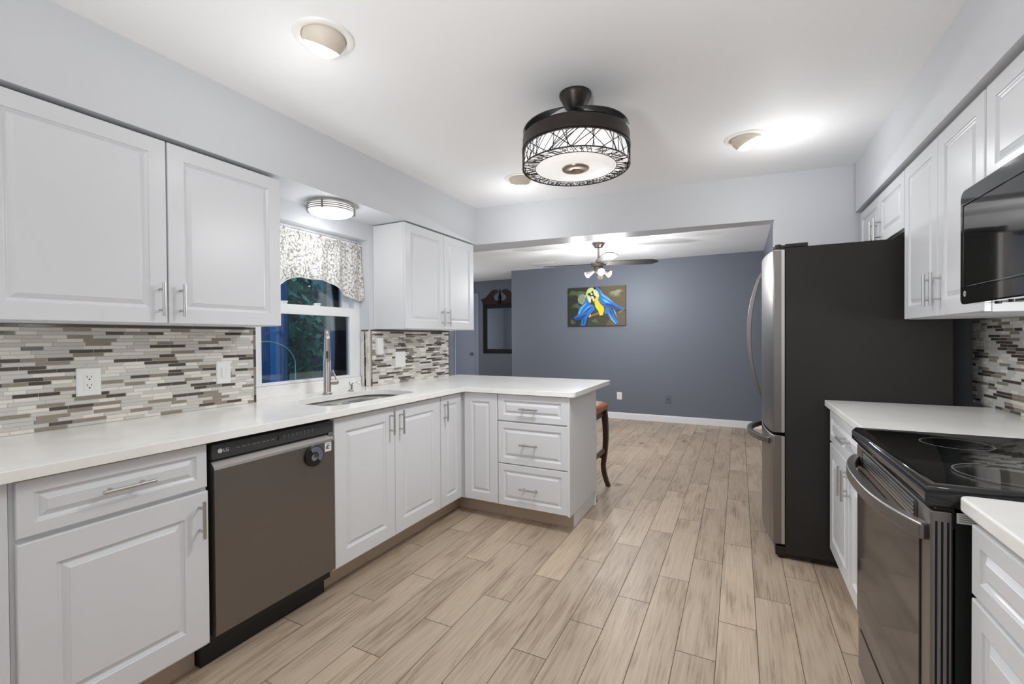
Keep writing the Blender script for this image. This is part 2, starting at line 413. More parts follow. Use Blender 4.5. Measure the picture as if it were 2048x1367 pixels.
# ------------------------------------------------------------------ window
def window():
    X = -2.49
    w = tag(MB().box(X-0.06, X+0.012, 1.585, 1.640, 0.955, WZ1).box(X-0.06, X+0.012, 2.388, 2.445, 0.955, WZ1)
            .box(X-0.06, X+0.012, 1.640, 2.388, 0.955, 0.985).box(X-0.06, X+0.012, 1.640, 2.388, 1.925, WZ1).build('window_1', 'white_trim', bevel=0.003), kind='structure')
    OFF[w.name] = Vector((0,0,0))
    def sash(y0, y1, z0, z1, x, b=0.034, bt=0.034, bb=0.034):
        m = MB()
        m.box(x-0.016, x+0.016, y0, y0+b, z0, z1).box(x-0.016, x+0.016, y1-b, y1, z0, z1).box(x-0.016, x+0.016, y0+b, y1-b, z0, z0+bb).box(x-0.016, x+0.016, y0+b, y1-b, z1-bt, z1)
        return m
    s1 = sash(1.640, 2.388, 0.985, 1.478, X-0.002, 0.040, 0.062, 0.018).build('lower_sash', 'white_trim', w, bevel=0.003)
    MB().box(X-0.006, X-0.001, 1.676, 2.352, 0.999, 1.420).build('glass_pane', 'glass', s1)
    s2 = sash(1.655, 2.375, 1.440, 1.930, X-0.036, 0.060).build('upper_sash', 'white_trim', w, bevel=0.003)
    MB().box(X-0.040, X-0.035, 1.713, 2.317, 1.472, 1.898).build('glass_pane', 'glass', s2)
    for y in (1.83, 2.075):
        lk = MB().box(X-0.012, X+0.012, y-0.022, y+0.022, 1.478, 1.486); lk.cyl((X, y-0.008, 1.486), (X, y-0.008, 1.496), 0.011); lk.box(X-0.006, X+0.014, y-0.006, y+0.026, 1.488, 1.496)
        lk.build('sash_lock', 'white_trim', w, smooth=40, bevel=0.002)
    # upstand of white quartz under the window
window()

# ------------------------------------------------------------------ cabinet helpers
FL = frame((XD,0,0), (0,1,0), (0,0,1), (1,0,0))          # left base fronts: u=y, v=z
FP = frame((0,2.704,0), (1,0,0), (0,0,1), (0,-1,0))      # peninsula fronts: u=x
FR = frame((XDR,0,0), (0,-1,0), (0,0,1), (-1,0,0))       # right base fronts: u=-y
FUL = frame((XU,0,0), (0,1,0), (0,0,1), (1,0,0))
FUR = frame((XUR,0,0), (0,-1,0), (0,0,1), (-1,0,0))

def panel(name, parent, F, u0, u1, v0, v1, stile=0.057, t=0.019, raised=True):
    b = 0.003; q = min(1.0, (min(u1-u0, v1-v0)/2-stile-0.012)/0.034)
    prof = [(0.0,-t),(0.0,-b),(0.0009,-b*0.3),(b,0.0)]
    if raised:
        s = stile
        prof += [(s,0.0),(s+0.0015*q,-0.0035),(s+0.005*q,-0.0045),(s+0.010*q,-0.0075),(s+0.0135*q,-0.0085),(s+0.028*q,-0.0022),(s+0.030*q,-0.0008),(s+0.034*q,-0.0008)]
    return MB().rings(F, u0, u1, v0, v1, prof).build(name, 'cabinet', parent)

def pull(parent, F, c, length, vertical=True, name='handle'):
    u, v = c; h = length/2; r = 0.0058; so = 0.033
    m = MB()
    if vertical:
        m.cyl(F(u,v-h,so), F(u,v+h,so), r, n=14)
        for s in (-1,1): m.cyl(F(u,v+s*h*0.62,-0.002), F(u,v+s*h*0.62,so), r*0.85, n=10)
    else:
        m.cyl(F(u-h,v,so), F(u+h,v,so), r, n=14)
        for s in (-1,1): m.cyl(F(u+s*h*0.62,v,-0.002), F(u+s*h*0.62,v,so), r*0.85, n=10)
    return m.build(name, 'nickel', parent, smooth=40)

def base_body(t, x0, x1, y0, y1, toe=None, top=0.881):
    MB().box(x0, x1, y0, y1, 0.115, top).build('carcass', 'cabinet_box', t)

# --- left run
XBL = XD-0.0195
t = thing('base_cabinet', 'white base cabinet with one wide drawer over one door, left of the dishwasher', 'cabinet', (-2.08,0.735,0))
base_body(t, XC, XBL, 0.474, 0.985)
d = panel('drawer', t, FL, 0.484, 0.980, 0.714, 0.872, 0.036); pull(d, FL, (0.733,0.793), 0.140, False)
d = panel('door', t, FL, 0.484, 0.983, 0.128, 0.698, 0.080); pull(d, FL, (0.951,0.604), 0.135)
MB().box(XC, -1.877, 0.474, 0.985, 0, 0.1145).build('toe_kick', 'toe', t)

t = thing('base_cabinet', 'white base cabinet filler and door cut off by the left edge of the photo', 'cabinet', (-2.08,0.12,0))
base_body(t, XC, XBL, -0.25, 0.472)
MB().box(XBL, XD-0.006, 0.405, 0.470, 0.118, 0.879).build('filler_strip', 'cabinet', t, bevel=0.002)
d = panel('door', t, FL, -0.24, 0.400, 0.128, 0.872, 0.080); pull(d, FL, (-0.20,0.75), 0.135)
MB().box(XC, -1.877, -0.25, 0.472, 0, 0.1145).build('toe_kick', 'toe', t)

t = thing('sink_base_cabinet', 'white two-door base cabinet under the sink, right of the dishwasher', 'cabinet', (-2.08,2.0,0))
MB().box(XC, XBL, 1.568, 1.586, 0.115, 0.881).box(XC, XBL, 2.432, 2.450, 0.115, 0.881).box(XC, XW+0.01, 1.586, 2.432, 0.115, 0.881).box(XW+0.01, XBL, 1.586, 2.432, 0.115, 0.133).box(XBL-0.02, XBL, 1.586, 2.432, 0.84, 0.881).build('carcass', 'cabinet_box', t)
d = panel('door', t, FL, 1.571, 2.0035, 0.128, 0.868, 0.072); pull(d, FL, (1.965,0.782), 0.135)
d = panel('door', t, FL, 2.0065, 2.447, 0.128, 0.868, 0.072); pull(d, FL, (2.046,0.776), 0.135)
MB().box(XC, -1.877, 1.568, 2.450, 0, 0.1145).build('toe_kick', 'toe', t)

t = thing('corner_cabinet', 'white corner base cabinet with two narrow doors meeting at the inside corner', 'cabinet', (-2.0,3.0,0))
base_body(t, XC, XBL, 2.452, 3.30)
MB().box(XBL, -1.480, 2.7235, 3.30, 0.115, 0.881).build('carcass', 'cabinet_box', t)
d = panel('door', t, FL, 2.454, 2.700, 0.128, 0.868, 0.058); pull(d, FL, (2.488,0.772), 0.135)
panel('door', t, FP, -1.746, -1.4805, 0.124, 0.876, 0.058)
MB().box(XC, -1.877, 2.452, 2.845, 0, 0.1145).box(-1.877, -1.480, 2.827, 2.845, 0, 0.1145).build('toe_kick', 'toe', t)

t = thing('drawer_cabinet', 'white three-drawer cabinet forming the end of the peninsula', 'cabinet', (-1.22,3.0,0))
base_body(t, -1.478, -0.9745, 2.7235, 3.28)
for v0, v1, hz, s in ((0.6985,0.876,0.787,0.040), (0.4085,0.6895,0.549,0.040), (0.122,0.4025,0.255,0.040)):
    d = panel('drawer', t, FP, -1.4745, -0.9735, v0, v1, s); pull(d, FP, (-1.235,hz), 0.135, False)
MB().box(-0.974, -0.957, 2.7035, 3.28, 0.115, 0.881).build('end_panel', 'cabinet_box', t, bevel=0.002)
MB().box(-1.478, -0.982, 2.827, 2.845, 0, 0.1145).build('toe_kick', 'toe', t)
MB().box(-0.995, -0.978, 2.845, 3.318, 0, 0.1145).build('end_plinth', 'white_trim', t)
MB().box(-1.478, -0.957, 3.281, 3.300, 0.0, 0.881).build('back_panel', 'cabinet_box', t)

# --- right run
XBR = XDR+0.0195
t = thing('base_cabinet', 'white base cabinet with a drawer over two doors, between fridge and range', 'cabinet', (0.76,2.47,0))
base_body(t, XBR, XCR, 2.045, 2.905)
d = panel('drawer', t, FR, -2.902, -2.048, 0.704, 0.864, 0.036); pull(d, FR, (-2.462,0.790), 0.150, False)
d = panel('door', t, FR, -2.902, -2.4415, 0.126, 0.692, 0.070); pull(d, FR, (-2.478,0.603), 0.135)
d = panel('door', t, FR, -2.4385, -2.048, 0.126, 0.692, 0.070); pull(d, FR, (-2.403,0.603), 0.135)
MB().box(0.52, XCR, 2.045, 2.905, 0, 0.1145).build('toe_kick', 'toe', t)

t = thing('base_cabinet', 'white drawer base cabinet nearest the camera, lower right beside the range', 'cabinet', (0.76,0.81,0))
base_body(t, XBR, XCR, 0.35, 1.272)
for v0, v1 in ((0.7215,0.866), (0.4145,0.7125), (0.122,0.4055)):
    d = panel('drawer', t, FR, -1.268, -0.354, v0, v1, 0.036 if v1 > 0.8 else 0.046); pull(d, FR, (-0.811,(v0+v1)/2), 0.135, False)
MB().box(0.52, XCR, 0.35, 1.272, 0, 0.1145).build('toe_kick', 'toe', t)

# --- upper cabinets
def upper(name, label, xw, xf, sgn, y0, y1, z0, z1, F, splits, stile, handles, hz=1.424):
    t = thing(name, label, 'cabinet', ((xw+xf)/2, (y0+y1)/2, z0))
    xb = xf-sgn*0.0195
    MB().box(min(xw,xb), max(xw,xb), y0, y1, z0, z1).build('carcass', 'cabinet_box', t, bevel=0.001)
    for i, (a, b) in enumerate(splits):
        u0, u1 = (a, b) if F is FUL else (-b, -a)
        d = panel('door', t, F, u0, u1, z0+0.002, z1-0.002, stile)
        if handles[i] is not None:
            hu = handles[i] if F is FUL else -handles[i]
            pull(d, F, (hu, hz), 0.135)
    return t
upper('upper_cabinet', 'white two-door wall cabinet at the upper left, before the window', XC, XU, 1, 0.490, 1.527, 1.327, 2.072, FUL, [(0.492,1.013),(1.019,1.525)], 0.060, [0.986,1.060])
upper('upper_cabinet', 'white two-door wall cabinet between the window and the opening to the dining room', XC, XU, 1, 2.488, 3.402, 1.329, 2.080, FUL, [(2.490,2.953),(2.957,3.400)], 0.060, [2.918,2.995])
upper('upper_cabinet', 'white two-door wall cabinet above the refrigerator', XCR, XUR, -1, 2.842, 3.728, 1.785, 2.072, FUR, [(3.287,3.725),(2.845,3.283)], 0.052, [3.335,3.245], 1.865)
upper('upper_cabinet', 'tall white two-door wall cabinet between refrigerator and microwave', XCR, XUR, -1, 2.030, 2.836, 1.337, 2.072, FUR, [(2.426,2.834),(2.034,2.421)], 0.060, [2.560,2.360][:0] or [2.463,2.385], 1.448)
upper('upper_cabinet', 'white two-door wall cabinet directly above the black microwave', XCR, XUR, -1, 1.268, 2.026, 1.742, 2.072, FUR, [(1.650,2.022),(1.272,1.646)], 0.056, [None,None])

# ------------------------------------------------------------------ worktops
def rrect(x0, x1, y0, y1, r, n=6):
    r = r if isinstance(r, (list,tuple)) else [r]*4
    pts = []
    for (cx, cy, a0, q) in ((x0+r[0],y0+r[0],PI,r[0]), (x1-r[1],y0+r[1],1.5*PI,r[1]), (x1-r[2],y1-r[2],0,r[2]), (x0+r[3],y1-r[3],0.5*PI,r[3])):
        for i in range(n+1):
            a = a0+0.5*PI*i/n; pts.append((cx+q*math.cos(a), cy+q*math.sin(a)))
    return pts
SINK = rrect(-2.245, -1.858, 1.635, 2.345, [0.15, 0.10, 0.10, 0.15], 8)

def holed_slab(outer, hole, z0, z1):
    bm = bmesh.new()
    def ring(p): 
        vs = [bm.verts.new((x,y,z1)) for x,y in p]
        return [bm.edges.new((vs[i], vs[(i+1)%len(vs)])) for i in range(len(vs))]
    es = ring(outer)+(ring(hole) if hole else [])
    r = bmesh.ops.triangle_fill(bm, use_beauty=True, use_dissolve=False, edges=es)
    fs = [g for g in r['geom'] if isinstance(g, bmesh.types.BMFace)]
    ex = bmesh.ops.extrude_face_region(bm, geom=fs)
    for g in ex['geom']:
        if isinstance(g, bmesh.types.BMVert): g.co.z = z0
    bm.verts.index_update()
    mb = MB(); mb.add([v.co.copy() for v in bm.verts], [tuple(v.index for v in f.verts) for f in bm.faces]); bm.free()
    return mb
def arc(cx, cy, r, a0, a1, n=5): return [(cx+r*math.cos(a0+(a1-a0)*i/n), cy+r*math.sin(a0+(a1-a0)*i/n)) for i in range(n+1)]
outer = [(XC,-0.25),(-1.738,-0.25),(-1.731,2.678)]+arc(-0.960,2.722,0.040,-0.5*PI,0)+arc(-0.950,3.560,0.030,0,0.5*PI)+[(XC,3.590),(XC,WY1-0.0015),(-2.4755,WY1-0.0015),(-2.4755,WY0+0.0015),(XC,WY0+0.0015)]
wt = holed_slab(outer, SINK, CB, CT)
wt.box(-2.4755, -2.462, WY0+0.0015, WY1-0.010, CT, 0.984)
o = wt.build('worktop', 'quartz', bevel=0.0035); tag(o, 'white quartz L-shaped worktop with the sink, turning into the peninsula', 'countertop')
o = MB().prism([(0.415,2.046),(XCR,2.046),(XCR,2.936),(0.415,2.936)], CB, CT).build('worktop', 'quartz', bevel=0.0035); tag(o, 'white quartz worktop between the refrigerator and the range', 'countertop')
o = MB().prism(arc(0.425+0.02,1.309-0.02,0.02,PI,0.5*PI)+[(XCR,1.309),(XCR,0.34),(0.425,0.34)], CB, CT).build('worktop', 'quartz', bevel=0.005, seg=3); tag(o, 'white quartz worktop at the lower right edge, nearest the camera', 'countertop')

# sink
def sink():
    t = thing('sink', 'stainless steel double-bowl sink set under the white worktop', 'sink', (-2.05,1.99,0.68))
    zr = CB-0.002
    bowls = [rrect(-2.225, -1.875, 1.655, 2.008, [0.12,0.08,0.07,0.07], 6), rrect(-2.225, -1.875, 2.038, 2.328, [0.07,0.07,0.08,0.12], 6)]
    rim = [ (x*1.0, y) for x, y in rrect(-2.262, -1.842, 1.618, 2.362, [0.15,0.10,0.10,0.15], 8)]
    # flange with two holes
    bm = bmesh.new(); es = []
    for p in [rim]+bowls:
        vs = [bm.verts.new((x,y,zr-(0.014 if p is not rim else 0.0))) for x,y in p]
        es += [bm.edges.new((vs[i], vs[(i+1)%len(vs)])) for i in range(len(vs))]
    bmesh.ops.triangle_fill(bm, use_beauty=True, use_dissolve=False, edges=es)
    bm.verts.index_update(); mb = MB(); mb.add([v.co.copy() for v in bm.verts], [tuple(v.index for v in f.verts) for f in bm.faces]); bm.free()
    mb.build('rim', 'steel', t)
    for i, b in enumerate(bowls):
        cx = sum(p[0] for p in b)/len(b); cy = sum(p[1] for p in b)/len(b); n = len(b); depth = 0.205
        vs = []; lev = [(0.0,1.0),(0.02,0.985),(depth-0.03,0.95),(depth-0.008,0.92),(depth,0.85),(depth+0.004,0.12)]
        for dz, sc in lev: vs += [(cx+(x-cx)*sc, cy+(y-cy)*sc, zr-0.014-dz) for x, y in b]
        fs = []
        for k in range(len(lev)-1):
            for j in range(n): fs.append((k*n+j, k*n+(j+1)%n, (k+1)*n+(j+1)%n, (k+1)*n+j))
        fs.append(tuple(range((len(lev)-1)*n, len(lev)*n)))
        o = MB().add(vs, fs).build('bowl', 'steel', t, smooth=50)
        MB().lathe((cx,cy,zr-0.014-depth-0.002), [(0.042,0.0),(0.044,0.004),(0.036,0.006),(0.012,0.001),(0.0,0.001)], 24).build('drain', 'chrome', t, smooth=40)
sink()

def faucet():
    bx, by = -2.300, 1.992; CT = 0.9152
    t = thing('faucet', 'brushed nickel pull-down kitchen faucet standing behind the sink', 'faucet', (bx,by,CT))
    dr = Vector((0.76,-0.65,0)).normalized()
    MB().lathe((bx,by,CT), [(0.029,0),(0.029,0.006),(0.024,0.010),(0.0225,0.014),(0.0225,0.235),(0.019,0.245),(0.019,0.250)], 28).build('body', 'faucet_metal', t, smooth=35)
    base = Vector((bx,by,CT+0.245)); pts = [base, base+Vector((0,0,0.05))]
    cr = 0.062; cz = CT+0.330
    pts = [base, Vector((bx,by,cz-0.01))]
    for i in range(0, 13):
        a = PI-PI*i/12*0.97
        pts.append(Vector((bx,by,cz))+dr*(cr+cr*math.cos(a))+Vector((0,0,cr*math.sin(a))))
    MB().tube(pts, 0.0145, 16).build('spout', 'faucet_metal', t, smooth=40)
    e = pts[-1]
    h = MB().cyl(e+Vector((0,0,0.012)), e-Vector((0,0,0.055)), 0.0165, 0.0185, 20); h.cyl(e-Vector((0,0,0.055)), e-Vector((0,0,0.122)), 0.0188, 0.0205, 20); h.cyl(e-Vector((0,0,0.122)), e-Vector((0,0,0.130)), 0.0175, 0.0165, 20)
    hd = h.build('spray_head', 'faucet_metal', t, smooth=35)
    sd = Vector((0.62,0.78,0)).normalized()
    c = e-Vector((0,0,0.085))+dr*0.019
    F = frame(c, (-dr.y,dr.x,0), (0,0,1), dr)
    MB().fbox(F, -0.006, 0.006, -0.022, 0.022, -0.002, 0.004).build('spray_button', 'charcoal', hd, bevel=0.002)
    hub = Vector((bx,by,CT+0.072))
    l = MB().cyl(hub+sd*0.018, hub+sd*0.058, 0.0155, 0.0155, 20); l.cyl(hub+sd*0.058, hub+sd*0.066, 0.0155, 0.010, 20)
    l.tube([hub+sd*0.055+Vector((0,0,0.010)), hub+sd*0.045+Vector((0,0,0.04)), hub+sd*0.030+Vector((0,0,0.078))], [0.006,0.0048,0.0042], 10)
    l.build('lever_handle', 'faucet_metal', t, smooth=40)
faucet()
def dispenser():
    bx, by = -2.285, 2.170; CT = 0.9152
    t = thing('soap_dispenser', 'small nickel soap dispenser pump beside the faucet', 'soap dispenser', (bx,by,CT))
    MB().lathe((bx,by,CT), [(0.021,0),(0.021,0.004),(0.013,0.010),(0.012,0.030),(0.0145,0.034),(0.0145,0.056),(0.012,0.060),(0.0,0.060)], 20).build('pump', 'chrome', t, smooth=40)
    MB().tube([(bx,by,CT+0.050),(bx+0.020,by+0.022,CT+0.060),(bx+0.036,by+0.034,CT+0.052),(bx+0.040,by+0.038,CT+0.044)], [0.006,0.0055,0.005,0.0045], 10).build('nozzle', 'chrome', t, smooth=40)
dispenser()

# ------------------------------------------------------------------ tile backsplashes
def tiles(name, label, F, u0, u1, v0, v1, cap0=False, cap1=False, caps_top=True, nd=1.0):
    mb = MB(); mb.m(4).fbox(F, u0, u1, v0, v1, 0.0, 0.0065)
    g = 0.0016
    def tile(a, b, c, d, k):
        mb.m(k); mb.add([F(a,c,0.0065),F(b,c,0.0065),F(b,d,0.0065),F(a,d,0.0065),F(a+.0007,c+.0007,0.0088),F(b-.0007,c+.0007,0.0088),F(b-.0007,d-.0007,0.0088),F(a+.0007,d-.0007,0.0088)],
                        [(4,5,6,7),(0,1,5,4),(1,2,6,5),(2,3,7,6),(3,0,4,7)])
    top = v1
    if caps_top:
        a = u0
        while a < u1-0.01:
            b = min(a+0.30, u1); tile(a+g/2, b-g/2, v1-0.0125, v1-0.0005, 0); a = b
        top = v1-0.0135
    ua, ub = u0, u1
    for flag, s in ((cap0, 0), (cap1, 1)):
        if not flag: continue
        for col in range(flag if isinstance(flag, int) else 1):
            if s == 0: a0 = ua; ua += 0.0148
            else: ub -= 0.0148; a0 = ub
            c = v0+random.uniform(-.05, 0)
            while c < top-0.004:
                d = min(c+random.choice((0.05,0.075,0.10)), top)
                if d > v0+0.004: tile(a0+g/2, a0+0.0148-g/2, max(c,v0)+g/2, d-g/2, random.choice((0,0,1,1,1) if (col == 0 and flag == 1) else (0,2,3,3,3)))
                c = d
    rows = max(1, round((top-v0)/0.0147)); h = (top-v0)/rows
    seqs = [[3,2,3,1,2],[2,0,1,0,3,2],[1,2,3,2],[3,2,0,0,2,3],[2,1,3,2,1],[0,0,1,2,3]]
    L = {0:(0.055,0.085),1:(0.06,0.115),2:(0.07,0.125),3:(0.05,0.095)}
    for i in range(rows):
        a = ua-random.uniform(0, 0.12); sq = seqs[(i+random.choice((0,0,1))) % 6]; j = random.randrange(len(sq))
        while a < ub-0.004:
            k = sq[j % len(sq)]; j += 1
            if random.random() < 0.05: k = random.choice((2,3))
            b = min(a+random.uniform(*L[k])*nd, ub); c = max(a, ua)
            if b-c > 0.006: tile(c+g/2, b-g/2, v0+i*h+g/2, v0+(i+1)*h-g/2, k)
            a = b
    o = mb.build(name, ['tile_dark','tile_taupe','tile_grey','tile_cream','grout'], flip=True)
    return tag(o, label, 'backsplash')
FWL = frame((XC,0,0), (0,1,0), (0,0,1), (1,0,0))
FWR = frame((XCR,0,0), (0,-1,0), (0,0,1), (-1,0,0))
tiles('tile_backsplash', 'mosaic strip-tile backsplash on the left wall, left of the window', FWL, -0.24, 1.580, CT+0.0005, 1.326, cap1=1)
tiles('tile_backsplash', 'mosaic strip-tile backsplash under the wall cabinet right of the window', FWL, WY1+0.001, 3.424, CT+0.0005, 1.326, cap0=1)
tiles('tile_backsplash', 'narrow strip of vertical mosaic tiles lining the right side of the window recess', frame((0,WY1,0), (1,0,0), (0,0,1), (0,-1,0)), -2.461, XW-0.001, CT+0.0005, 1.326, cap0=3, cap1=3)
tiles('tile_backsplash', 'mosaic strip-tile backsplash on the right wall, behind range and worktop', FWR, -3.13, -0.62, CT+0.0005, 1.334, caps_top=False)
tag(MB().box(XW, XW+0.010, 3.4245, 3.4300, CT+0.0005, 1.326).build('edge_trim', 'dark_slot'), kind='structure').name = 'trim_3'

# ------------------------------------------------------------------ outlets and switches
def plate(F, u, v, wd, ht, label, kind, cat, m='white_plastic'):
    t = thing('wall_outlet' if 'outlet' in cat else 'wall_switch', label, cat, F(u, v-ht/2, 0))
    MB().rings(F, u-wd/2, u+wd/2, v-ht/2, v+ht/2, [(0,0),(0,0.003),(0.003,0.006),(wd*0.2,0.0065)]).build('plate', m, t)
    if kind == 'duplex':
        r = MB().fbox(F, u-0.017, u+0.017, v-0.034, v+0.034, 0.006, 0.0085).build('receptacle', 'white_plastic', t, bevel=0.001)
        s = MB()
        for dv in (0.017, -0.017):
            s.fbox(F, u-0.0085, u-0.0065, dv+v+0.001, dv+v+0.009, 0.0075, 0.0089); s.fbox(F, u+0.0055, u+0.0075, dv+v+0.001, dv+v+0.008, 0.0075, 0.0089)
            s.fprism(F, [(u+0.003*math.cos(a*PI/5), dv+v-0.006+0.003*math.sin(a*PI/5)) for a in range(10)], 0.0075, 0.0089)
        s.build('slot', 'dark_slot', r)
    elif kind == 'dimmer':
        MB().fbox(F, u-0.016, u+0.016, v-0.033, v+0.033, 0.006, 0.008).build('switch_frame', 'white_plastic', t, bevel=0.001)
        MB().fbox(F, u-0.012, u+0.006, v-0.026, v+0.026, 0.008, 0.012).build('rocker', 'white_plastic', t, bevel=0.002)
        MB().fbox(F, u+0.010, u+0.0125, v-0.024, v+0.024, 0.008, 0.0095).build('slider', 'white_plastic', t)
    elif kind == 'toggle':
        MB().fbox(F, u-0.030, u-0.004, v-0.030, v+0.030, 0.006, 0.0085).build('rocker', 'white_plastic', t, bevel=0.002)
        MB().fbox(F, u+0.010, u+0.036, v-0.030, v+0.030, 0.006, 0.0085).build('rocker', 'white_plastic', t, bevel=0.002)
    elif kind == 'cable':
        MB().fprism(F, [(u+0.007*math.cos(a*PI/6), v+0.007*math.sin(a*PI/6)) for a in range(12)], 0.006, 0.014).build('cable_jack', 'dark_slot', t)
    for dv in (ht*0.42, -ht*0.42): MB().fprism(F, [(u+0.0022*math.cos(a*PI/4), v+dv+0.0022*math.sin(a*PI/4)) for a in range(8)], 0.005, 0.0072).build('screw', m, t)
FT = frame((XC+0.0085,0,0), (0,1,0), (0,0,1), (1,0,0))
FF = frame((0,YF,0), (1,0,0), (0,0,1), (0,-1,0))
plate(FT, 0.863, 1.091, 0.080, 0.112, 'white duplex outlet on the left tile backsplash', 'duplex', 'outlet')
plate(FT, 1.402, 1.091, 0.072, 0.114, 'white dimmer switch on the left backsplash near the window', 'dimmer', 'switch')
plate(FT, 2.762, 1.096, 0.116, 0.124, 'white double switch plate on the backsplash right of the window', 'toggle', 'switch')
plate(FF, -1.646, 0.352, 0.076, 0.114, 'white outlet low on the blue dining wall', 'duplex', 'outlet')
plate(FF, -0.930, 0.340, 0.078, 0.114, 'grey-blue cable outlet plate low on the blue dining wall', 'cable', 'outlet', 'plate_grey')
t = thing('holder', 'white plastic wall-mounted holder on the tiles beside the window', 'holder', (XW,2.515,1.143))
MB().fbox(FT, 2.487, 2.545, 1.146, 1.266, 0.0, 0.034).build('case', 'white_plastic', t, bevel=0.006, seg=3)
MB().fbox(FT, 2.492, 2.540, 1.140, 1.146, 0.002, 0.026).build('lower_lip', 'white_plastic', t, bevel=0.002)

# ------------------------------------------------------------------ dishwasher
def dishwasher():
    y0, y1 = 0.990, 1.5655
    t = thing('dishwasher', 'dark stainless dishwasher built in under the left worktop', 'dishwasher', (-2.08,1.278,0))
    MB().box(XW+0.05, XD-0.030, y0+0.004, y1-0.003, 0.09, 0.874).build('tub', 'black_plastic', t)
    MB().box(-2.2, -1.845, 0.989, 1.565, 0.001, 0.125).build('toe_plate', 'black_plastic', t)
    ya = y0+0.012
    # door: front face, with a hooded grip channel along the top
    m = MB()
    prof = [(-0.030,0.135),(0.0,0.135),(0.006,0.140),(0.006,0.770),(0.003,0.777),(-0.022,0.800),(-0.030,0.800)]
    n = len(prof)
    vs = [(XD+a, ya, z) for a, z in prof]+[(XD+a, y1-0.003, z) for a, z in prof]
    dr = m.add(vs, [tuple(range(n)), tuple(range(n,2*n))[::-1]]+[(i,(i+1)%n,n+(i+1)%n,n+i) for i in range(n)]).build('door', 'dark_steel', t)
    MB().add([(XD+0.0068,ya,0.768),(XD+0.0068,y1-0.003,0.768),(XD+0.0045,y1-0.003,0.7785),(XD+0.0045,ya,0.7785),(XD-0.0195,ya,0.8010),(XD-0.0195,y1-0.003,0.8010),
              (XD-0.0225,ya,0.7985),(XD-0.0225,y1-0.003,0.7985)], [(0,1,2,3),(3,2,5,4),(4,5,7,6)]).build('grip_highlight', 'dark_steel_bright', dr)  # lighter strip paints the ceiling light reflected by the sloped grip
    cp = MB().box(XD-0.030, XD-0.004, ya-0.002, y1-0.002, 0.806, 0.862).build('control_panel', 'charcoal', t, bevel=0.002)
    MB().box(XD-0.022, XD-0.004, y1-0.024, y1-0.004, 0.782, 0.806).build('panel_bracket', 'nickel', t, bevel=0.002)
    F = frame((XD-0.004,0,0), (0,1,0), (0,0,1), (1,0,0))
    n = 20; b = MB().fprism(F, [(1.030+0.0085*math.cos(2*PI*i/n), 0.8355+0.0085*math.sin(2*PI*i/n)) for i in range(n)], 0, 0.0006)
    bo = b.build('brand_badge', 'print_white', cp)
    rg = MB()
    for i in range(14):
        a, c = 2*PI*i/18+0.3, 2*PI*(i+1)/18+0.3
        rg.add([F(1.030+r*math.cos(x), 0.8355+r*math.sin(x), 0.0008) for x in (a, c) for r in (0.0050,0.0062)], [(0,1,3,2)])
    rg.add([F(1.0293,0.832,0.0008),F(1.0303,0.832,0.0008),F(1.0303,0.839,0.0008),F(1.0293,0.839,0.0008)], [(0,1,2,3)])
    rg.build('badge_mark', 'print_grey', cp, flip=False)
    text('brand_letters', 'LG', 0.0185, lambda u, v, d: F(1.042+u*0.95, 0.829+v, d), cp, 'print_white', 0.0007)
    ic = MB()
    for i in range(8): ic.fbox(F, 1.095+i*0.021, 1.105+i*0.021+0.004*(i%2), 0.833, 0.836, 0, 0.0005)
    ic.build('cycle_markings', 'print_grey', cp); ic = MB()
    for i in range(8):
        u = 1.300+i*0.0205; ic.fbox(F, u, u+0.007, 0.838, 0.842, 0, 0.0005); ic.fbox(F, u+0.001, u+0.006, 0.830, 0.833, 0, 0.0005)
    ic.build('option_markings', 'print_grey', cp)
    MB().fbox(F, 1.268, 1.278, 0.824, 0.846, 0, 0.0004).build('display_window', 'black_glass', cp)
    G = frame((XD+0.006,0,0), (0,1,0), (0,0,1), (1,0,0))
    st = MB().fbox(G, 1.508, 1.546, 0.722, 0.765, 0, 0.0006).build('sticker', 'label_white', dr)
    mk = MB()
    for i in range(13):
        a, c = 0.2+i*0.26, 0.2+(i+1)*0.26
        mk.add([G(1.526+r*math.cos(x), 0.741+r*math.sin(x), 0.0009) for x in (a, c) for r in (0.009,0.0125)], [(0,1,3,2)])
    mk.add([G(*p, 0.0009) for p in ((1.517,0.733),(1.521,0.732),(1.528,0.746),(1.523,0.748))], [(0,1,2,3)])
    mk.add([G(*p, 0.0009) for p in ((1.524,0.735),(1.534,0.733),(1.535,0.736),(1.526,0.739))], [(0,1,2,3)])
    for i in range(6): mk.add([G(*p, 0.0009) for p in ((1.514+i*0.005,0.757),(1.5175+i*0.005,0.757),(1.5175+i*0.005,0.760),(1.514+i*0.005,0.760))], [(0,1,2,3)])
    mk.build('sticker_print', 'dark_slot', st, flip=False)
dishwasher()
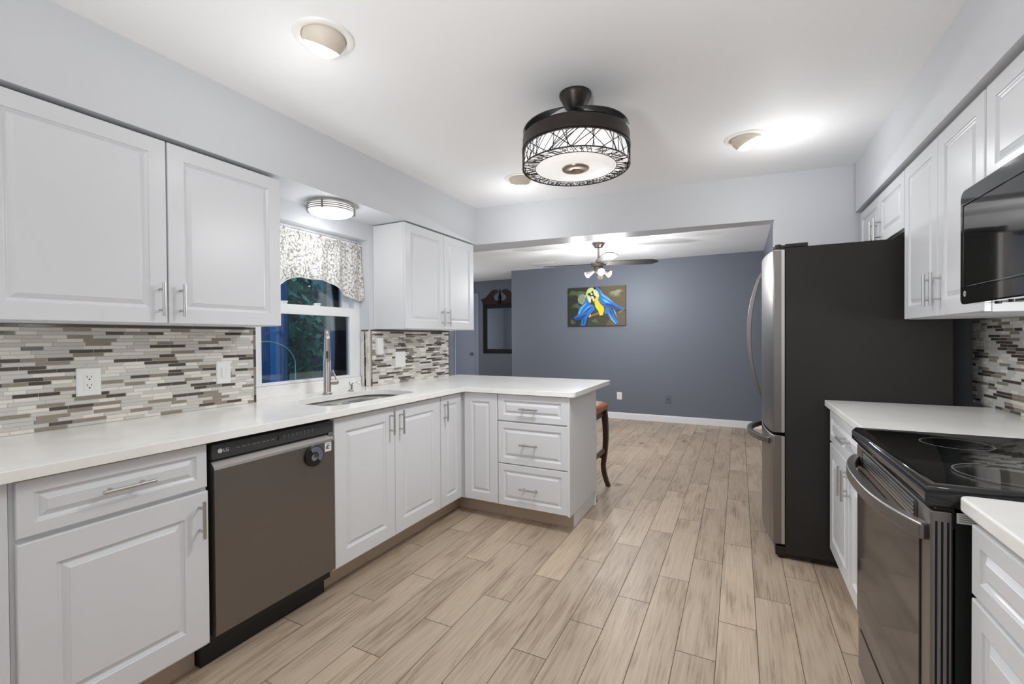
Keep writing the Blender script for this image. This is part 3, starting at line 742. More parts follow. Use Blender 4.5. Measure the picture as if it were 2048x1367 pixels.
def magnet():
    F = frame((XD+0.0063,1.443,0.720), (0,1,0), (0,0,1), (1,0,0))
    t = thing('dish_magnet', 'round black and grey dial magnet stuck on the dishwasher door', 'magnet', F(0,-0.046,0))
    ax = (Vector((0,1,0)), Vector((0,0,1)), Vector((1,0,0)))
    MB().lathe(F(0,0,0), [(0.0,0.0),(0.0475,0.0),(0.0485,0.002),(0.0485,0.010),(0.0465,0.012),(0.0,0.012)], 40, ax).build('disc', 'black_plastic', t, smooth=35)
    m = MB(); pts = [(0.020,0)] ; n = 18
    o1 = [(0.043*math.cos(a), 0.043*math.sin(a)) for a in [math.radians(125-i*170/n) for i in range(n+1)]]
    i1 = [(0.019*math.cos(a), 0.019*math.sin(a)) for a in [math.radians(-45+i*170/n) for i in range(n+1)]]
    m.fprism(F, o1+i1, 0.012, 0.0128).build('printed_half', 'plate_grey', t)
    MB().lathe(F(-0.004,-0.006,0.012), [(0.0,0.0),(0.016,0.0),(0.015,0.003),(0.0,0.003)], 24, ax).build('dial', 'print_grey', t, smooth=35)
    MB().lathe(F(0.002,0.003,0.012), [(0.0,0.0),(0.011,0.0),(0.010,0.0045),(0.0,0.0045)], 24, ax).build('dial_cap', 'charcoal', t, smooth=35)
magnet()

# ------------------------------------------------------------------ refrigerator
def fridge():
    t = thing('refrigerator', 'large black refrigerator with dark stainless doors beside the right worktop', 'refrigerator', (0.55,3.32,0))
    y0, y1 = 2.940, 3.690
    MB().box(0.232, 0.940, y0, y1, 0.035, 1.755).build('cabinet_body', 'fridge_side', t, bevel=0.004)
    MB().box(0.232, 0.340, y0, y1, 1.755, 1.775).build('hinge_cover', 'black_plastic', t, bevel=0.003)
    h = MB().cyl((0.20,y0+0.035,1.747), (0.20,y0+0.035,1.778), 0.016); h.cyl((0.19,y0+0.07,1.747), (0.19,y0+0.07,1.774), 0.012); h.box(0.19, 0.235, y0+0.02, y0+0.06, 1.749, 1.772)
    h.build('hinge', 'black_plastic', t, smooth=40)
    def curved_door(name, z0, z1):
        n = 16; pr = []
        for i in range(n+1):
            s = i/n; y = y0-0.002+(y1-y0+0.004)*s
            x = 0.170-0.036*(1-(2*s-1)**2)
            e = min(s, 1-s)*(y1-y0); 
            if e < 0.014: x += (0.014-e)*0.35
            pr.append((x, y))
        pr += [(0.228,y1+0.002),(0.228,y0-0.002)]
        return MB().prism(pr, z0, z1).build(name, 'dark_steel', t, smooth=25, bevel=0.004)
    d1 = curved_door('upper_door', 0.716, 1.745); d2 = curved_door('freezer_drawer', 0.085, 0.700)
    for d, z0, z1 in ((d1,0.72,1.742),(d2,0.09,0.697)): MB().box(0.214, 0.2295, y0-0.0045, y0-0.002, z0, z1).build('edge_strip', 'dark_steel_bright', d)
    # long bowed door handle
    yh = 3.50; pts = []; N = 18
    for i in range(N+1):
        s = i/N; z = 0.845+(1.690-0.845)*s; b = math.sin(PI*s)**0.75
        pts.append((0.142-0.080*b, yh, z))
    MB().bar(pts, [0.010+0.004*math.sin(PI*i/N) for i in range(N+1)], [0.006+0.005*math.sin(PI*i/N) for i in range(N+1)], (0,1,0)).build('handle', 'dark_steel', d1, bevel=0.003)
    pts = []
    for i in range(N+1):
        s = i/N; y = y0+0.06+(0.63)*s; b = math.sin(PI*s)**0.8
        xs = 0.170-0.036*(1-(2*(y-y0)/(y1-y0)-1)**2)
        pts.append((xs+0.002-0.075*b, y, 0.655))
    MB().bar(pts, 0.013, 0.017).build('handle', 'dark_steel', d2, bevel=0.004)
    MB().box(0.185, 0.55, y0+0.01, y1-0.01, 0.018, 0.070).build('base_grille', 'black_plastic', t, bevel=0.004)
    for yy in (y0+0.04, y1-0.04):
        for xx in (0.215, 0.88): MB().cyl((xx,yy-0.02,0.020), (xx,yy+0.02,0.020), 0.020).build('roller', 'black_plastic', t, smooth=40)
fridge()

# ------------------------------------------------------------------ range
def kitchen_range():
    y0, y1 = 1.327, 2.028; xf = 0.385
    t = thing('range', 'black and dark stainless electric range set between the right worktops', 'range', (0.73,1.677,0))
    MB().box(0.428, XWR-0.012, y0, y1, 0.012, 0.868).build('oven_body', 'black_plastic', t)
    # cooktop frame with glass
    ct = MB()
    F = frame((0,0,0.928), (1,0,0), (0,1,0), (0,0,1))
    ct.rings(F, 0.378, XWR-0.012, y0-0.008, y1+0.008, [(0.0,-0.050),(-0.006,-0.044),(-0.006,-0.016),(0.004,-0.002),(0.018,0.0),(0.022,-0.003),(0.024,-0.004)])
    c = ct.build('cooktop', 'black_glass', t, smooth=50)
    for bx, by, r in ((0.58,1.50,0.10), (0.60,1.86,0.085), (0.88,1.50,0.085), (0.88,1.86,0.10)):
        MB().lathe((bx,by,0.924), [(r*0.955,0.0002),(r*0.96,0.0004),(r,0.0004),(r*1.005,0.0002)], 48, None, False).build('burner_ring', 'burner', c)
    MB().box(1.0, XWR-0.013, y0+0.02, y1-0.02, 0.926, 0.945).build('rear_vent', 'black_plastic', t, bevel=0.004)
    # front strip with vent louvres below the cooktop, oven door, drawer
    MB().box(xf+0.012, 0.428, y0+0.004, y1-0.004, 0.830, 0.878).build('upper_front', 'black_plastic', t)
    dd = MB().box(xf, 0.424, y0-0.004, y1+0.002, 0.245, 0.868).build('oven_door', 'dark_steel', t, bevel=0.004)
    MB().box(xf-0.0035, xf+0.002, y0+0.055, y1-0.030, 0.300, 0.785).build('door_glass', 'oven_glass', dd, bevel=0.002)
    g = MB()
    for i in range(3): g.box(xf+0.008+i*0.010, xf+0.0115+i*0.010, y0-0.0052, y0-0.0035, 0.26, 0.845)
    g.build('edge_groove', 'dark_slot', dd)
    lv = MB()
    for i in range(5): lv.box(xf-0.0025, xf+0.001, y0+0.10, y1-0.10, 0.812+i*0.0095, 0.817+i*0.0095)
    lv.build('vent_louvre', 'nickel', dd)
    MB().box(xf-0.001, xf+0.002, y0+0.08, y1-0.08, 0.805, 0.862).build('vent_recess', 'black_plastic', dd)
    pts = []; N = 20
    for i in range(N+1):
        s = i/N; y = y0+0.012+(y1-y0-0.02)*s; b = (1-abs(2*s-1)**2.6)
        pts.append((xf-0.002-0.058*b, y, 0.812))
    MB().bar(pts, 0.0125, 0.019).build('handle', 'dark_steel', dd, bevel=0.006, seg=3)
    ed = MB().cyl((xf+0.012,y0+0.004,0.79), (xf+0.012,y0+0.004,0.862), 0.014)
    dw = MB().box(xf+0.004, 0.424, y0-0.002, y1, 0.055, 0.236).build('storage_drawer', 'dark_steel', t, bevel=0.005)
    MB().box(xf+0.0025, xf+0.006, y0+0.06, y1-0.04, 0.205, 0.213).build('drawer_groove', 'dark_slot', dw)
    MB().box(0.50, 0.95, y0+0.03, y1-0.03, 0.0, 0.055).build('base', 'black_plastic', t)
    st = MB().box(0.430, 0.470, y0-0.0008, y0, 0.845, 0.868).build('rating_sticker', 'label_white', t)
    s2 = MB()
    for i in range(4): s2.box(0.434, 0.462-0.004*(i%2), y0-0.0012, y0-0.0008, 0.849+i*0.0045, 0.8505+i*0.0045)
    s2.build('sticker_print', 'print_grey', st)
kitchen_range()

# ------------------------------------------------------------------ microwave
def microwave():
    y0, y1, x = 1.275, 2.024, 0.662; z0, z1 = 1.362, 1.736
    t = thing('microwave', 'black over-the-range microwave under the wall cabinet at right', 'microwave', (0.87,1.65,1.362))
    MB().box(x+0.035, XWR-0.01, y0, y1, z0+0.004, z1).build('case', 'black_plastic', t, bevel=0.004)
    F = frame((x,0,0), (0,-1,0), (0,0,1), (-1,0,0))
    n = 5; pts = []
    for (cu, cv, a0, r) in ((-y1+0.018, z0+0.018, PI, 0.018), (-y0-0.018, z0+0.018, 1.5*PI, 0.018), (-y0-0.02, z1-0.02, 0, 0.02), (-y1+0.03, z1-0.03, 0.5*PI, 0.03)):
        for i in range(n+1): a = a0+0.5*PI*i/n; pts.append((cu+r*math.cos(a), cv+r*math.sin(a)))
    d = MB().fprism(F, pts, -0.036, 0.0).build('door', 'black_glass', t, bevel=0.004)
    MB().rings(F, -y1+0.022, -y0-0.18, z0+0.052, z1-0.048, [(0,0.0),(0,0.0018),(0.0022,0.0024),(0.004,0.0018),(0.006,0.0004),(0.010,0.0004)]).build('window_trim', 'black_glass', d)
    MB().fbox(F, -y0-0.165, -y0-0.02, z0+0.05, z1-0.05, 0, 0.001).build('control_panel', 'charcoal', d)
    MB().cyl(F(-y0-0.172,z0+0.06,0.028), F(-y0-0.172,z1-0.06,0.028), 0.009).cyl(F(-y0-0.172,z0+0.075,0), F(-y0-0.172,z0+0.075,0.028), 0.007).cyl(F(-y0-0.172,z1-0.075,0), F(-y0-0.172,z1-0.075,0.028), 0.007).build('handle', 'dark_steel', d, smooth=40)
    r = MB(); cu, cv = -y1+0.037, z0+0.034
    for i in range(20):
        a, c = 2*PI*i/20, 2*PI*(i+1)/20
        r.add([F(cu+q*math.cos(b), cv+q*math.sin(b), 0.0006) for b in (a, c) for q in (0.0078,0.0092)], [(0,1,3,2)])
    r.build('brand_ring', 'print_white', d, flip=False)
    text('brand_letters', 'g:', 0.018, lambda u, v, dd: F(cu-0.0050+u, cv-0.002+v, dd), d, 'print_white', 0.0007)
    v = MB()
    for i in range(10): v.box(0.75+i*0.026, 0.762+i*0.026, y0+0.10, y1-0.10, z0+0.0015, z0+0.004)
    v.build('vent_grille', 'charcoal', t)
    lamp('worktop_fill', 'POINT', (0.85,(y0+y1)/2,z0-0.035), P_WORKTOP_FILL, t, 0.03)  # added fill under the microwave, brightens worktop and tiles
    for yy in (y1-0.09, y1-0.17): MB().cyl((x+0.06,yy,z0-0.004), (x+0.06,yy,z0+0.006), 0.008).build('foot', 'bronze', t)
microwave()

# ------------------------------------------------------------------ ceiling lamps
def eyeball(x, y, aim, label, power, tilt=0.42):
    t = thing('recessed_light', label, 'ceiling light', (x,y,ZC), 'eyeball lights in the kitchen ceiling')
    MB().lathe((x,y,ZC), [(0.080,-0.002),(0.082,-0.006),(0.095,-0.009),(0.108,-0.006),(0.1115,0.0),(0.1115,0.004)], 48, None, False).build('trim_ring', 'white_plastic', t, smooth=40)
    a = Vector((aim[0], aim[1], 0)).normalized()*tilt+Vector((0,0,-0.90)); a.normalize()
    c = Vector((x,y,ZC+0.010)); R = 0.080
    ball = MB(); bulb = MB(); nu, nv = 40, 14
    up = a.cross(Vector((0,0,1))).normalized(); vv = a.cross(up)
    def ringp(th, r): return [c+a*(r*math.cos(th))+up*(r*math.sin(th)*math.cos(2*PI*j/nu))+vv*(r*math.sin(th)*math.sin(2*PI*j/nu)) for j in range(nu)]
    ths = [math.radians(54+i*(180-54)/nv) for i in range(nv+1)]
    vs = []
    for th in ths: vs += ringp(th, R)
    fs = [(i*nu+j, i*nu+(j+1)%nu, (i+1)*nu+(j+1)%nu, (i+1)*nu+j) for i in range(nv) for j in range(nu)]
    ball.add(vs, fs)
    ball.build('eyeball', 'eye_beige', t, smooth=60)
    vs = []
    for th in (54, 44, 32, 18, 6): vs += ringp(math.radians(th), R*(0.995 if th > 50 else 0.985))
    fs = [(i*nu+j, i*nu+(j+1)%nu, (i+1)*nu+(j+1)%nu, (i+1)*nu+j) for i in range(4) for j in range(nu)]+[tuple(range(4*nu,5*nu))]
    bulb.add(vs, fs); bulb.build('bulb', 'bulb', t, smooth=60)
    lamp('lamp', 'POINT', c+a*0.340+Vector((a.x,a.y,0))*0.10, power, t, 0.04)
eyeball(-1.410, 1.222, (-1.0,0.25), 'recessed eyeball ceiling light above the left counter, nearest the camera', P_EYE*0.45)
eyeball(0.036, 2.955, (0.95,0.25), 'recessed eyeball ceiling light in front of the refrigerator', P_EYE*1.7)
eyeball(-1.412, 2.945, (-0.5,0.85), 'recessed eyeball ceiling light half hidden behind the caged drum fan', P_EYE*1.0)
eyeball(0.040, 1.222, (0.9,-0.2), 'added unseen eyeball fill light in front of the range, above the camera', P_EYE*0.6)  # out of view, added at the mirrored spot to brighten the room
eyeball(-1.410, -0.60, (-0.9,0.2), 'added unseen eyeball fill light behind the camera on the left', P_EYE*0.9)  # unseen fixture added for more light from behind
eyeball(0.040, -0.60, (0.9,0.2), 'added unseen eyeball fill light behind the camera on the right', P_EYE*0.9)  # its right-hand twin, likewise added for brightness

def drum_fan():
    cx, cy = -0.690, 2.050
    t = thing('ceiling_fan', 'dark bronze drum ceiling fan with a lit caged shade in the kitchen', 'ceiling fan', (cx,cy,2.06))
    MB().lathe((cx,cy,ZC), [(0.075,0.0),(0.075,-0.012),(0.070,-0.020),(0.050,-0.062),(0.034,-0.080),(0.030,-0.080),(0.0,-0.078)], 36).build('canopy', 'bronze', t, smooth=40)
    MB().cyl((cx,cy,2.335), (cx,cy,2.245), 0.0135).lathe((cx,cy,2.245), [(0.0,0.03),(0.024,0.028),(0.030,0.0),(0.030,-0.01)], 24).build('downrod', 'bronze', t, smooth=40)
    R = 0.250
    MB().lathe((cx,cy,0), [(0.0,2.236),(0.06,2.236),(0.225,2.222),(0.247,2.206),(R,2.196),(R,2.160),(R+0.003,2.154),(R+0.003,2.146),(R-0.004,2.142),(0.02,2.142),(0.0,2.142)], 64).build('housing', 'bronze', t, smooth=35)
    # folded blades lying on the housing
    for k in range(4):
        a0 = k*PI/2+0.35; m = MB(); top = []; N = 12
        for i in range(N+1):
            a = a0+1.35*i/N; r1 = 0.248; wd = 0.060*math.sin(PI*(0.12+0.88*i/N)*0.92)+0.012
            top.append((a, r1, r1-wd))
        vs = []
        for a, r1, r2 in top:
            z = 2.236+0.008*math.sin((a-a0)*2)
            for r, dz in ((r1,-0.012),(r2,0.004)):
                vs += [(cx+r*math.cos(a), cy+r*math.sin(a), z+dz), (cx+r*math.cos(a), cy+r*math.sin(a), z+dz+0.005)]
        fs = []
        for i in range(N):
            b = i*4; fs += [(b+1,b+3,b+7,b+5),(b,b+4,b+6,b+2),(b,b+1,b+5,b+4),(b+2,b+6,b+7,b+3)]
        fs += [(0,2,3,1),(N*4,N*4+1,N*4+3,N*4+2)]
        m.add(vs, fs).build('folded_blade', 'bronze', t, smooth=40)
    zt, zb = 2.142, 2.062
    MB().lathe((cx,cy,0), [(0.0,zb+0.010),(0.185,zb+0.010),(R-0.016,zb+0.012),(R-0.010,zb+0.020),(R-0.010,zt),(0.0,zt)], 64).build('drum_glow', 'lattice_glow', t, smooth=35)
    MB().lathe((cx,cy,0), [(0.0,zb-0.002),(0.10,zb-0.002),(0.176,zb+0.000),(0.186,zb+0.006),(0.186,zb+0.012),(0.0,zb+0.012)], 64).build('diffuser', 'diffuser', t, smooth=35)
    # cage: rings and random rods on the side and on the underside rim
    g = MB(); ring = lambda r, z, rad: g.tube([(cx+r*math.cos(2*PI*i/72), cy+r*math.sin(2*PI*i/72), z) for i in range(73)], rad, 6, False)
    ring(R, zt-0.002, 0.003); ring(R, zb, 0.003); ring(0.190, zb, 0.0016)
    rnd = random.Random(3)
    for i in range(104):
        a = 2*PI*i/104+rnd.uniform(-.03,.03); da = rnd.choice((-0.42,-0.30,-0.18,0.0,0.03,-0.03,0.18,0.30,0.42))*rnd.uniform(0.8,1.15)
        pts = [(cx+R*math.cos(a+da*s/4), cy+R*math.sin(a+da*s/4), zt+(zb-zt)*s/4) for s in range(5)]
        g.tube(pts, 0.0017, 4, False)
    for i in range(150):
        a = 2*PI*i/150+rnd.uniform(-.03,.03); da = rnd.uniform(-0.16,0.16); r0, r1 = (0.190, R) if i % 2 else (rnd.uniform(.19,.225), rnd.uniform(.215,R))
        g.tube([(cx+(r0+(r1-r0)*s/2)*math.cos(a+da*s/2), cy+(r0+(r1-r0)*s/2)*math.sin(a+da*s/2), zb) for s in range(3)], 0.0016, 4, False)
    g.build('cage', 'bronze', t)
    MB().lathe((cx,cy,0), [(0.0,zb-0.006),(0.018,zb-0.008),(0.024,zb-0.012),(0.062,zb-0.008),(0.064,zb-0.002),(0.0,zb-0.002)], 40).build('centre_cap', 'bronze_light', t, smooth=40)
    lo = lamp('lamp', 'AREA', (cx,cy,zb-0.022), P_FAN, t); lo.data.shape = 'DISK'; lo.data.size = 0.36
drum_fan()

def flush_light():
    cx, cy = -2.232, 1.975
    t = thing('flush_light', 'round flush-mount ceiling light with chrome bands above the window', 'ceiling light', (cx,cy,ZS))
    MB().lathe((cx,cy,ZS), [(0.0,0.0),(0.138,0.0),(0.140,-0.004),(0.140,-0.014),(0.134,-0.018),(0.0,-0.018)], 56).build('pan', 'nickel', t, smooth=40)
    prof = [(0.128,-0.014),(0.128,-0.052)]+[(0.128*math.cos(a), -0.052-0.030*math.sin(a)) for a in [i*PI/2/7 for i in range(1,8)]]
    prof[-1] = (0.0, -0.082)
    MB().lathe((cx,cy,ZS), prof, 56).build('glass_bowl', 'flush_glow', t, smooth=40)
    for z in (-0.027,-0.038,-0.050):
        MB().tube([(cx+0.1385*math.cos(2*PI*i/64), cy+0.1385*math.sin(2*PI*i/64), ZS+z) for i in range(65)], 0.0026, 6, False).build('band', 'band_metal', t, smooth=60)
    for k in range(3):
        a = math.radians(-62+120*k); c, s = math.cos(a), math.sin(a)
        MB().bar([(cx+0.1395*c, cy+0.1395*s, ZS-0.012),(cx+0.1395*c, cy+0.1395*s, ZS-0.058)], 0.005, 0.003, (c,s,0)).build('clip', 'band_metal', t, bevel=0.001)
    lamp('lamp', 'POINT', (cx+0.03,cy,ZS-0.24), P_FLUSH, t, 0.06)
flush_light()

def dining_fan():
    cx, cy = -1.530, 5.40
    t = thing('ceiling_fan', 'three-blade ceiling fan with spotlights in the dining room beyond', 'ceiling fan', (cx,cy,2.0))
    MB().lathe((cx,cy,ZC), [(0.0,0.0),(0.078,0.0),(0.078,-0.010),(0.066,-0.030),(0.045,-0.060),(0.0,-0.062)], 28).build('canopy', 'fan_metal', t, smooth=40)
    MB().cyl((cx,cy,ZC-0.06), (cx,cy,2.20), 0.013).build('downrod', 'fan_metal', t, smooth=40)
    MB().lathe((cx,cy,0), [(0.0,2.215),(0.035,2.215),(0.080,2.195),(0.095,2.165),(0.090,2.130),(0.055,2.110),(0.055,2.060),(0.035,2.045),(0.0,2.045)], 32).build('motor', 'fan_metal', t, smooth=40)
    for k, an in enumerate((-61, 15, 186)):
        a = math.radians(an); d = Vector((math.cos(a), math.sin(a), 0)); q = Vector((-d.y, d.x, 0))
        L = 0.70; N = 10; m = MB(); vs = []
        for i in range(N+1):
            s = i/N; w2 = 0.058+0.018*math.sin(PI*s*0.8); 
            if s > 0.85: w2 *= math.sqrt(max(0.02, 1-((s-0.85)/0.15)**2))
            for sg in (-1, 1):
                p = Vector((cx,cy,2.155))+d*(0.07+(L-0.07)*s)+q*(sg*w2)+Vector((0,0,-sg*w2*0.20))
                vs += [p, p+Vector((0,0,0.007))]
        fs = []
        for i in range(N):
            b = i*4; fs += [(b+1,b+3,b+7,b+5),(b,b+4,b+6,b+2),(b,b+1,b+5,b+4),(b+2,b+6,b+7,b+3)]
        fs += [(0,2,3,1),(N*4,N*4+1,N*4+3,N*4+2)]
        m.add(vs, fs).build('blade', 'fan_blade', t, smooth=30)
    for an, el in ((-160,-28), (-62,-20), (-10,-30), (95,-30)):
        a = math.radians(an); e = math.radians(el)
        d = Vector((math.cos(a)*math.cos(e), math.sin(a)*math.cos(e), math.sin(e)))
        p0 = Vector((cx,cy,2.075))+Vector((math.cos(a),math.sin(a),0))*0.045
        ax3 = (d.cross(Vector((0,0,1))).normalized(), d.cross(d.cross(Vector((0,0,1)))).normalized(), d)
        sp = MB().lathe(p0, [(0.0,-0.01),(0.016,-0.008),(0.020,0.03),(0.036,0.085),(0.044,0.118),(0.041,0.118),(0.034,0.088),(0.0,0.085)], 20, ax3).build('spotlight', 'fan_metal', t, smooth=40)
        MB().lathe(p0, [(0.0,0.086),(0.036,0.090),(0.040,0.112),(0.030,0.124),(0.0,0.128)], 20, ax3).build('bulb', 'bulb_hot', sp, smooth=50)
        lamp('lamp', 'POINT', p0+d*0.240+Vector((0,0,-0.06)), P_SPOT, t, 0.035)
dining_fan()
t = thing('ceiling_vent', 'white louvred air vent in the dining room ceiling', 'vent', (-2.70,6.55,ZC))
MB().box(-2.90, -2.50, 6.42, 6.68, ZC-0.010, ZC).build('vent_frame', 'vent', t, bevel=0.003)
v = MB()
for i in range(8): v.box(-2.875, -2.525, 6.438+i*0.029, 6.452+i*0.029, ZC-0.016, ZC-0.010)
v.build('louvre', 'vent', t)

# added unseen fill lights: behind the camera, outside the window and in the hall
lamp('room_fill', 'POINT', (-0.65, -1.60, 1.85), P_ROOM_FILL, None, 0.45)
lamp('shed_fill', 'POINT', (-4.0, 4.35, 2.2), 14.0, None, 0.06)  # added only to brighten the shed wall
lamp('hall_fill', 'POINT', (-4.55, 6.2, 1.3), P_HALL_FILL, None, 0.20)
lamp('ceiling_fill', 'SPOT', (-0.60, -0.45, 1.30), P_UP_FILL, None, 0.15, aim=(0.0, 0.85, 1), angle=118, blend=1.0)  # added fill aimed forward and up to lift the ceiling

# ------------------------------------------------------------------ valance
def valance():
    y0, y1 = 1.592, 2.462
    t = thing('valance', 'grey and white damask valance gathered across the top of the window', 'curtain', (-2.44,2.02,1.55))
    nu, nv = 110, 26; vs = []
    def zb(y):
        s = abs(y-2.00)
        if s < 0.09: return 1.645
        k = min(1.0, (s-0.09)/0.27); k = k*k*(3-2*k)
        z = 1.645-0.105*k
        if s > 0.36: z -= 0.006*math.sin((s-0.36)/0.10*PI)
        return z
    for i in range(nu+1):
        y = y0+(y1-y0)*i/nu; yy = min(y, 2.438)
        for j in range(nv+1):
            s = j/nv; z = 1.944+(zb(y)-1.944)*s
            f = 0.014*math.sin(2*PI*(y-y0)/0.145+0.6*math.sin(z*9))*(0.5+0.5*s)+0.0045*math.sin(2*PI*(y-y0)/0.052)*(1-s)
            vs.append((-2.452+0.016*s+f, yy if s < 2 else y, z))
    fs = [(i*(nv+1)+j, (i+1)*(nv+1)+j, (i+1)*(nv+1)+j+1, i*(nv+1)+j+1) for i in range(nu) for j in range(nv)]
    o = MB().add(vs, fs).build('cloth', 'damask', t, smooth=80)
    md = o.modifiers.new('thickness', 'SOLIDIFY'); md.thickness = 0.002
    MB().tube([(-2.452+0.018+0.014*math.sin(2*PI*(y-y0)/0.145+0.6*math.sin(zb(y)*9)), min(y,2.438), zb(y)) for y in [y0+(y1-y0)*i/110 for i in range(111)]], 0.0028, 6).build('hem', 'label_white', t, smooth=60)
    MB().cyl((-2.452,WY0+0.001,1.935), (-2.452,WY1-0.001,1.935), 0.006).build('curtain_rod', 'white_trim', t, smooth=40)
valance()

# ------------------------------------------------------------------ bar stool
def stool():
    t = thing('bar_stool', 'dark wood bar stool with orange-brown leather seat behind the peninsula', 'stool', (-1.21,3.55,0))
    x0, x1, y0, y1 = -1.42, -1.002, 3.360, 3.745
    m = MB(); F = frame((0,0,0.655), (1,0,0), (0,1,0), (0,0,1))
    m.rings(F, x0-0.008, x1+0.010, y0-0.005, y1+0.012, [(0.0,0.0),(-0.006,0.018),(0.0,0.040),(0.03,0.062),(0.09,0.074),(0.12,0.076)])
    m.build('seat', 'seat_leather', t, smooth=80)
    for bx0, bx1, by0, by1 in ((x0+0.01,x1-0.01,y0+0.005,y0+0.028), (x0+0.01,x1-0.01,y1-0.028,y1-0.005), (x0+0.005,x0+0.028,y0+0.028,y1-0.028), (x1-0.028,x1-0.005,y0+0.028,y1-0.028)):
        MB().box(bx0, bx1, by0, by1, 0.600, 0.655).build('apron', 'dark_wood', t, bevel=0.003)
    for sx, bx in ((1, x1-0.012), (-1, x0+0.012)):
        for sy, by in ((-1, y0+0.02), (1, y1-0.02)):
            pts = []; W = []
            for i in range(15):
                s = i/14; z = 0.652*(1-s)
                out = 0.020*math.sin(PI*min(s/0.72, 1.0)) - 0.012*s + (0.050*((s-0.70)/0.30)**1.7 if s > 0.70 else 0)
                pts.append((bx+sx*out*0.75, by+sy*out*0.75, z)); W.append(0.0235-0.0065*s)
            MB().bar(pts, W, W, (0,1,0)).build('leg', 'dark_wood', t, smooth=50, bevel=0.004)
    for by in (y0+0.02, y1-0.02): MB().box(x0+0.015, x1-0.015, by-0.010, by+0.010, 0.240, 0.275).build('footrest', 'dark_wood', t, bevel=0.004)
    for bx in (x0+0.010, x1-0.008): MB().box(bx-0.011, bx+0.011, y0+0.03, y1-0.03, 0.295, 0.335).build('stretcher', 'dark_wood', t, bevel=0.004)
stool()

